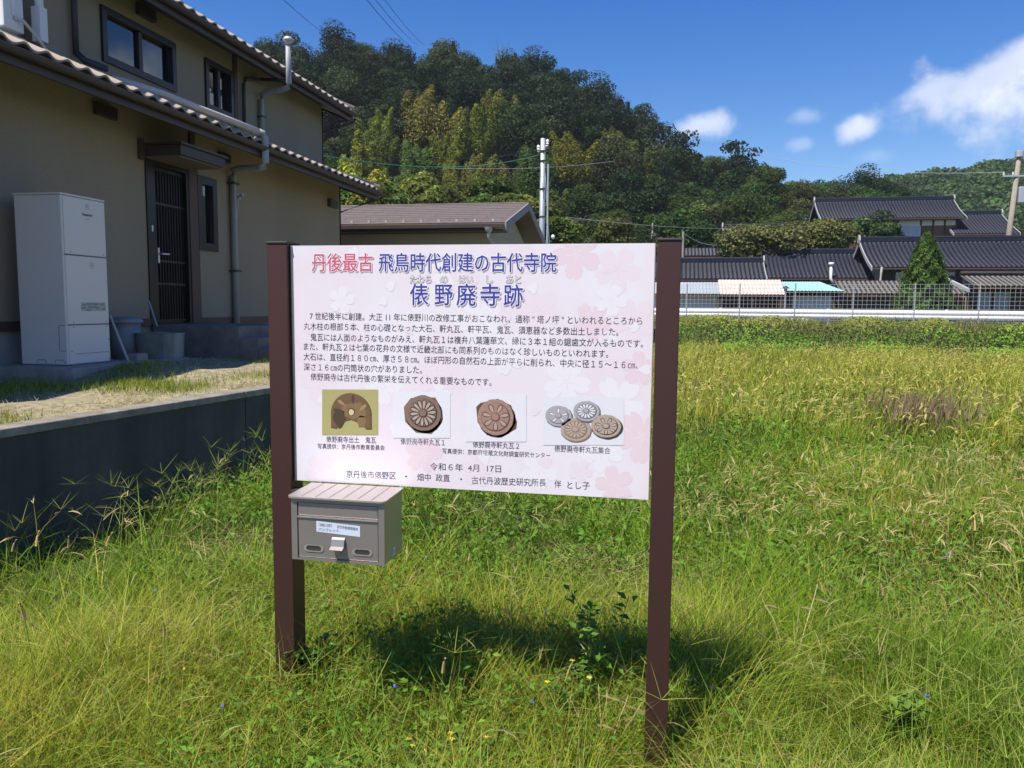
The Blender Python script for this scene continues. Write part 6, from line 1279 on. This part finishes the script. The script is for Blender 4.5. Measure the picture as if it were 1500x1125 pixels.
leafy('leafy_weed', 'small leafy weed growing at the foot of the left sign post', 470, 1030, .26, 5, .05, (.10, .19, .035), 62)
leafy('beggartick', 'weed with small yellow flowers at the bottom edge left of centre', 690, 1140, .18, 3, .045, (.08, .15, .03), 63, K['yellow_flower'])
leafy('beggartick', 'leafy weed with tiny yellow flowers between the posts near the right one', 835, 1075, .26, 3, .04, (.09, .17, .03), 64, K['yellow_flower'])
leafy('beggartick', 'low weed with a yellow flower at the bottom edge below the centre', 602, 1165, .16, 3, .04, (.08, .15, .03), 65, K['yellow_flower'])
leafy('leafy_weed', 'low leafy weed with broad leaves in the grass right of the right post', 1310, 1100, .22, 6, .05, (.15, .27, .035), 66)
FLW = ['small yellow flower in the dry grass at lower left', 'tiny blue flower in the grass midway below the sign board', 'tiny blue flower in the right field above the shaded dip', 'tiny blue flower left of the left post, level with the letter box', 'tiny blue flower just right of and below the letter box', 'tiny blue flower near the bottom edge left of centre',
       'tiny blue flower beside the weeds near the bottom centre', 'tiny blue flower close to the right post, on its right side', 'tiny blue flower near the lower right corner', 'tiny blue flower in yellow grass halfway between left edge and left post', 'tiny blue flower right under the sign board near the right post', 'tiny blue flower in the right field, farther up than the others there',
       'tiny blue flower left of the right post in the lit grass', 'tiny blue flower at the bottom edge left of the left post']
for i_, (px, py) in enumerate(((273, 1020), (800, 930), (1385, 840), (363, 822), (626, 842), (580, 1072), (780, 1068), (1040, 1058), (1352, 1080), (230, 890), (925, 758), (1155, 800), (875, 870), (330, 1092))):
    q = on_ground(px, py+35); b = MB(); c_ = (q[0], q[1], q[2]+.20+.03*(i_ % 3)); b.tube([(q[0], q[1], q[2]), c_], .0015, 4); b.mi = 1
    for a in (.4, 2.6, 4.6): b.add([c_, (c_[0]+.008*math.cos(a-.6), c_[1]+.008*math.sin(a-.6), c_[2]+.008), (c_[0]+.013*math.cos(a), c_[1]+.013*math.sin(a), c_[2]+.010), (c_[0]+.008*math.cos(a+.6), c_[1]+.008*math.sin(a+.6), c_[2]+.004)], [(0, 1, 2, 3)])
    m2 = K['yellow_flower'] if i_ == 0 else K['blue_flower']
    tag(b.build('dayflower', [K['stem'], m2]), FLW[i_], 'flower', 'tiny flowers in the grass')
# dry pale stalks
for (px, py, H_, s_, lb) in ((1160, 985, .42, 1, 'dry bent pale stalk standing in the grass right of the right post'), (885, 1120, .30, 2, 'cluster of dry pale stems leaning beside the right post foot'), (300, 1010, .2, 3, 'dry pale stem lying in the yellow grass at lower left')):
    q = on_ground(px, py); root = thing('dry_stalk', lb, 'dry stalk', (q[0], q[1], q[2])); rr_ = random.Random(s_)
    for k in range(5 if s_ == 2 else 3):
        a = rr_.uniform(0, 6.28); l_ = rr_.uniform(.1, .5); pts = [(math.cos(a)*l_*H_*t, math.sin(a)*l_*H_*t, H_*t*rr_.uniform(.85, 1)) for t in (0, .3, .6, .85, 1)]; b = MB(); b.tube(pts, .0035, 5, r1=.0015); b.build('stem', K['straw'], root)
        b = MB(); p_ = pts[3]; b.add([p_, (p_[0]+.03, p_[1]-.006, p_[2]+.008), (p_[0]+.085, p_[1]-.01, p_[2]-.012), (p_[0]+.03, p_[1]+.008, p_[2]-.01)], [(0, 1, 2), (0, 2, 3)]); b.build('withered_leaf', K['straw'], root)
# foxtails by the wall
fox = MB(); fox.tube([(0, 0, 0), (.01, 0, .3), (.03, 0, .46)], .0014, 4); foxh = MB(); foxh.tube([(.03, 0, .455), (.035, 0, .48), (.045, 0, .51), (.06, 0, .535), (.068, 0, .54)], .008, 7, r1=.003)
fs_ = fox.mesh('stem', K['stem']); fh_ = foxh.mesh('seed_head', mat('foxtail', (.50, .34, .14), .9)); 
FOX = ['leftmost tan foxtail against the dark foot of the retaining wall', 'second tan foxtail from the left edge near the retaining wall', 'third tan foxtail from the left edge near the retaining wall', 'tan foxtail farthest right of those by the retaining wall', 'foxtail at the bottom edge near the middle of the picture', 'foxtail right of the dry bent stalk in the right field', 'foxtail in the grass above the lower right corner',
       'foxtail nearest the right edge of the picture', 'foxtail a little right of the right post, above the shadow', 'foxtail at lower left between the edge and the left post', 'foxtail at the lower left corner', 'foxtail just right of the left post below the letter box']
for i_, (px, py) in enumerate(((15, 900), (60, 912), (97, 900), (153, 905), (640, 1120), (1210, 960), (1290, 980), (1420, 880), (1100, 870), (240, 1060), (60, 1060), (450, 905))):
    q = on_ground(px, py); root = thing('foxtail', FOX[i_], 'foxtail', (q[0], q[1], q[2]), rnd.uniform(0, 6.28), 'foxtails in the grass'); sc = rnd.uniform(.7, .95); a_ = link('stem', fs_, root); a_.scale = (sc,)*3; c_ = link('seed_head', fh_, root); c_.scale = (sc,)*3; root.rotation_euler = (rnd.uniform(-.1, .1), 0, rnd.uniform(0, 6.28))
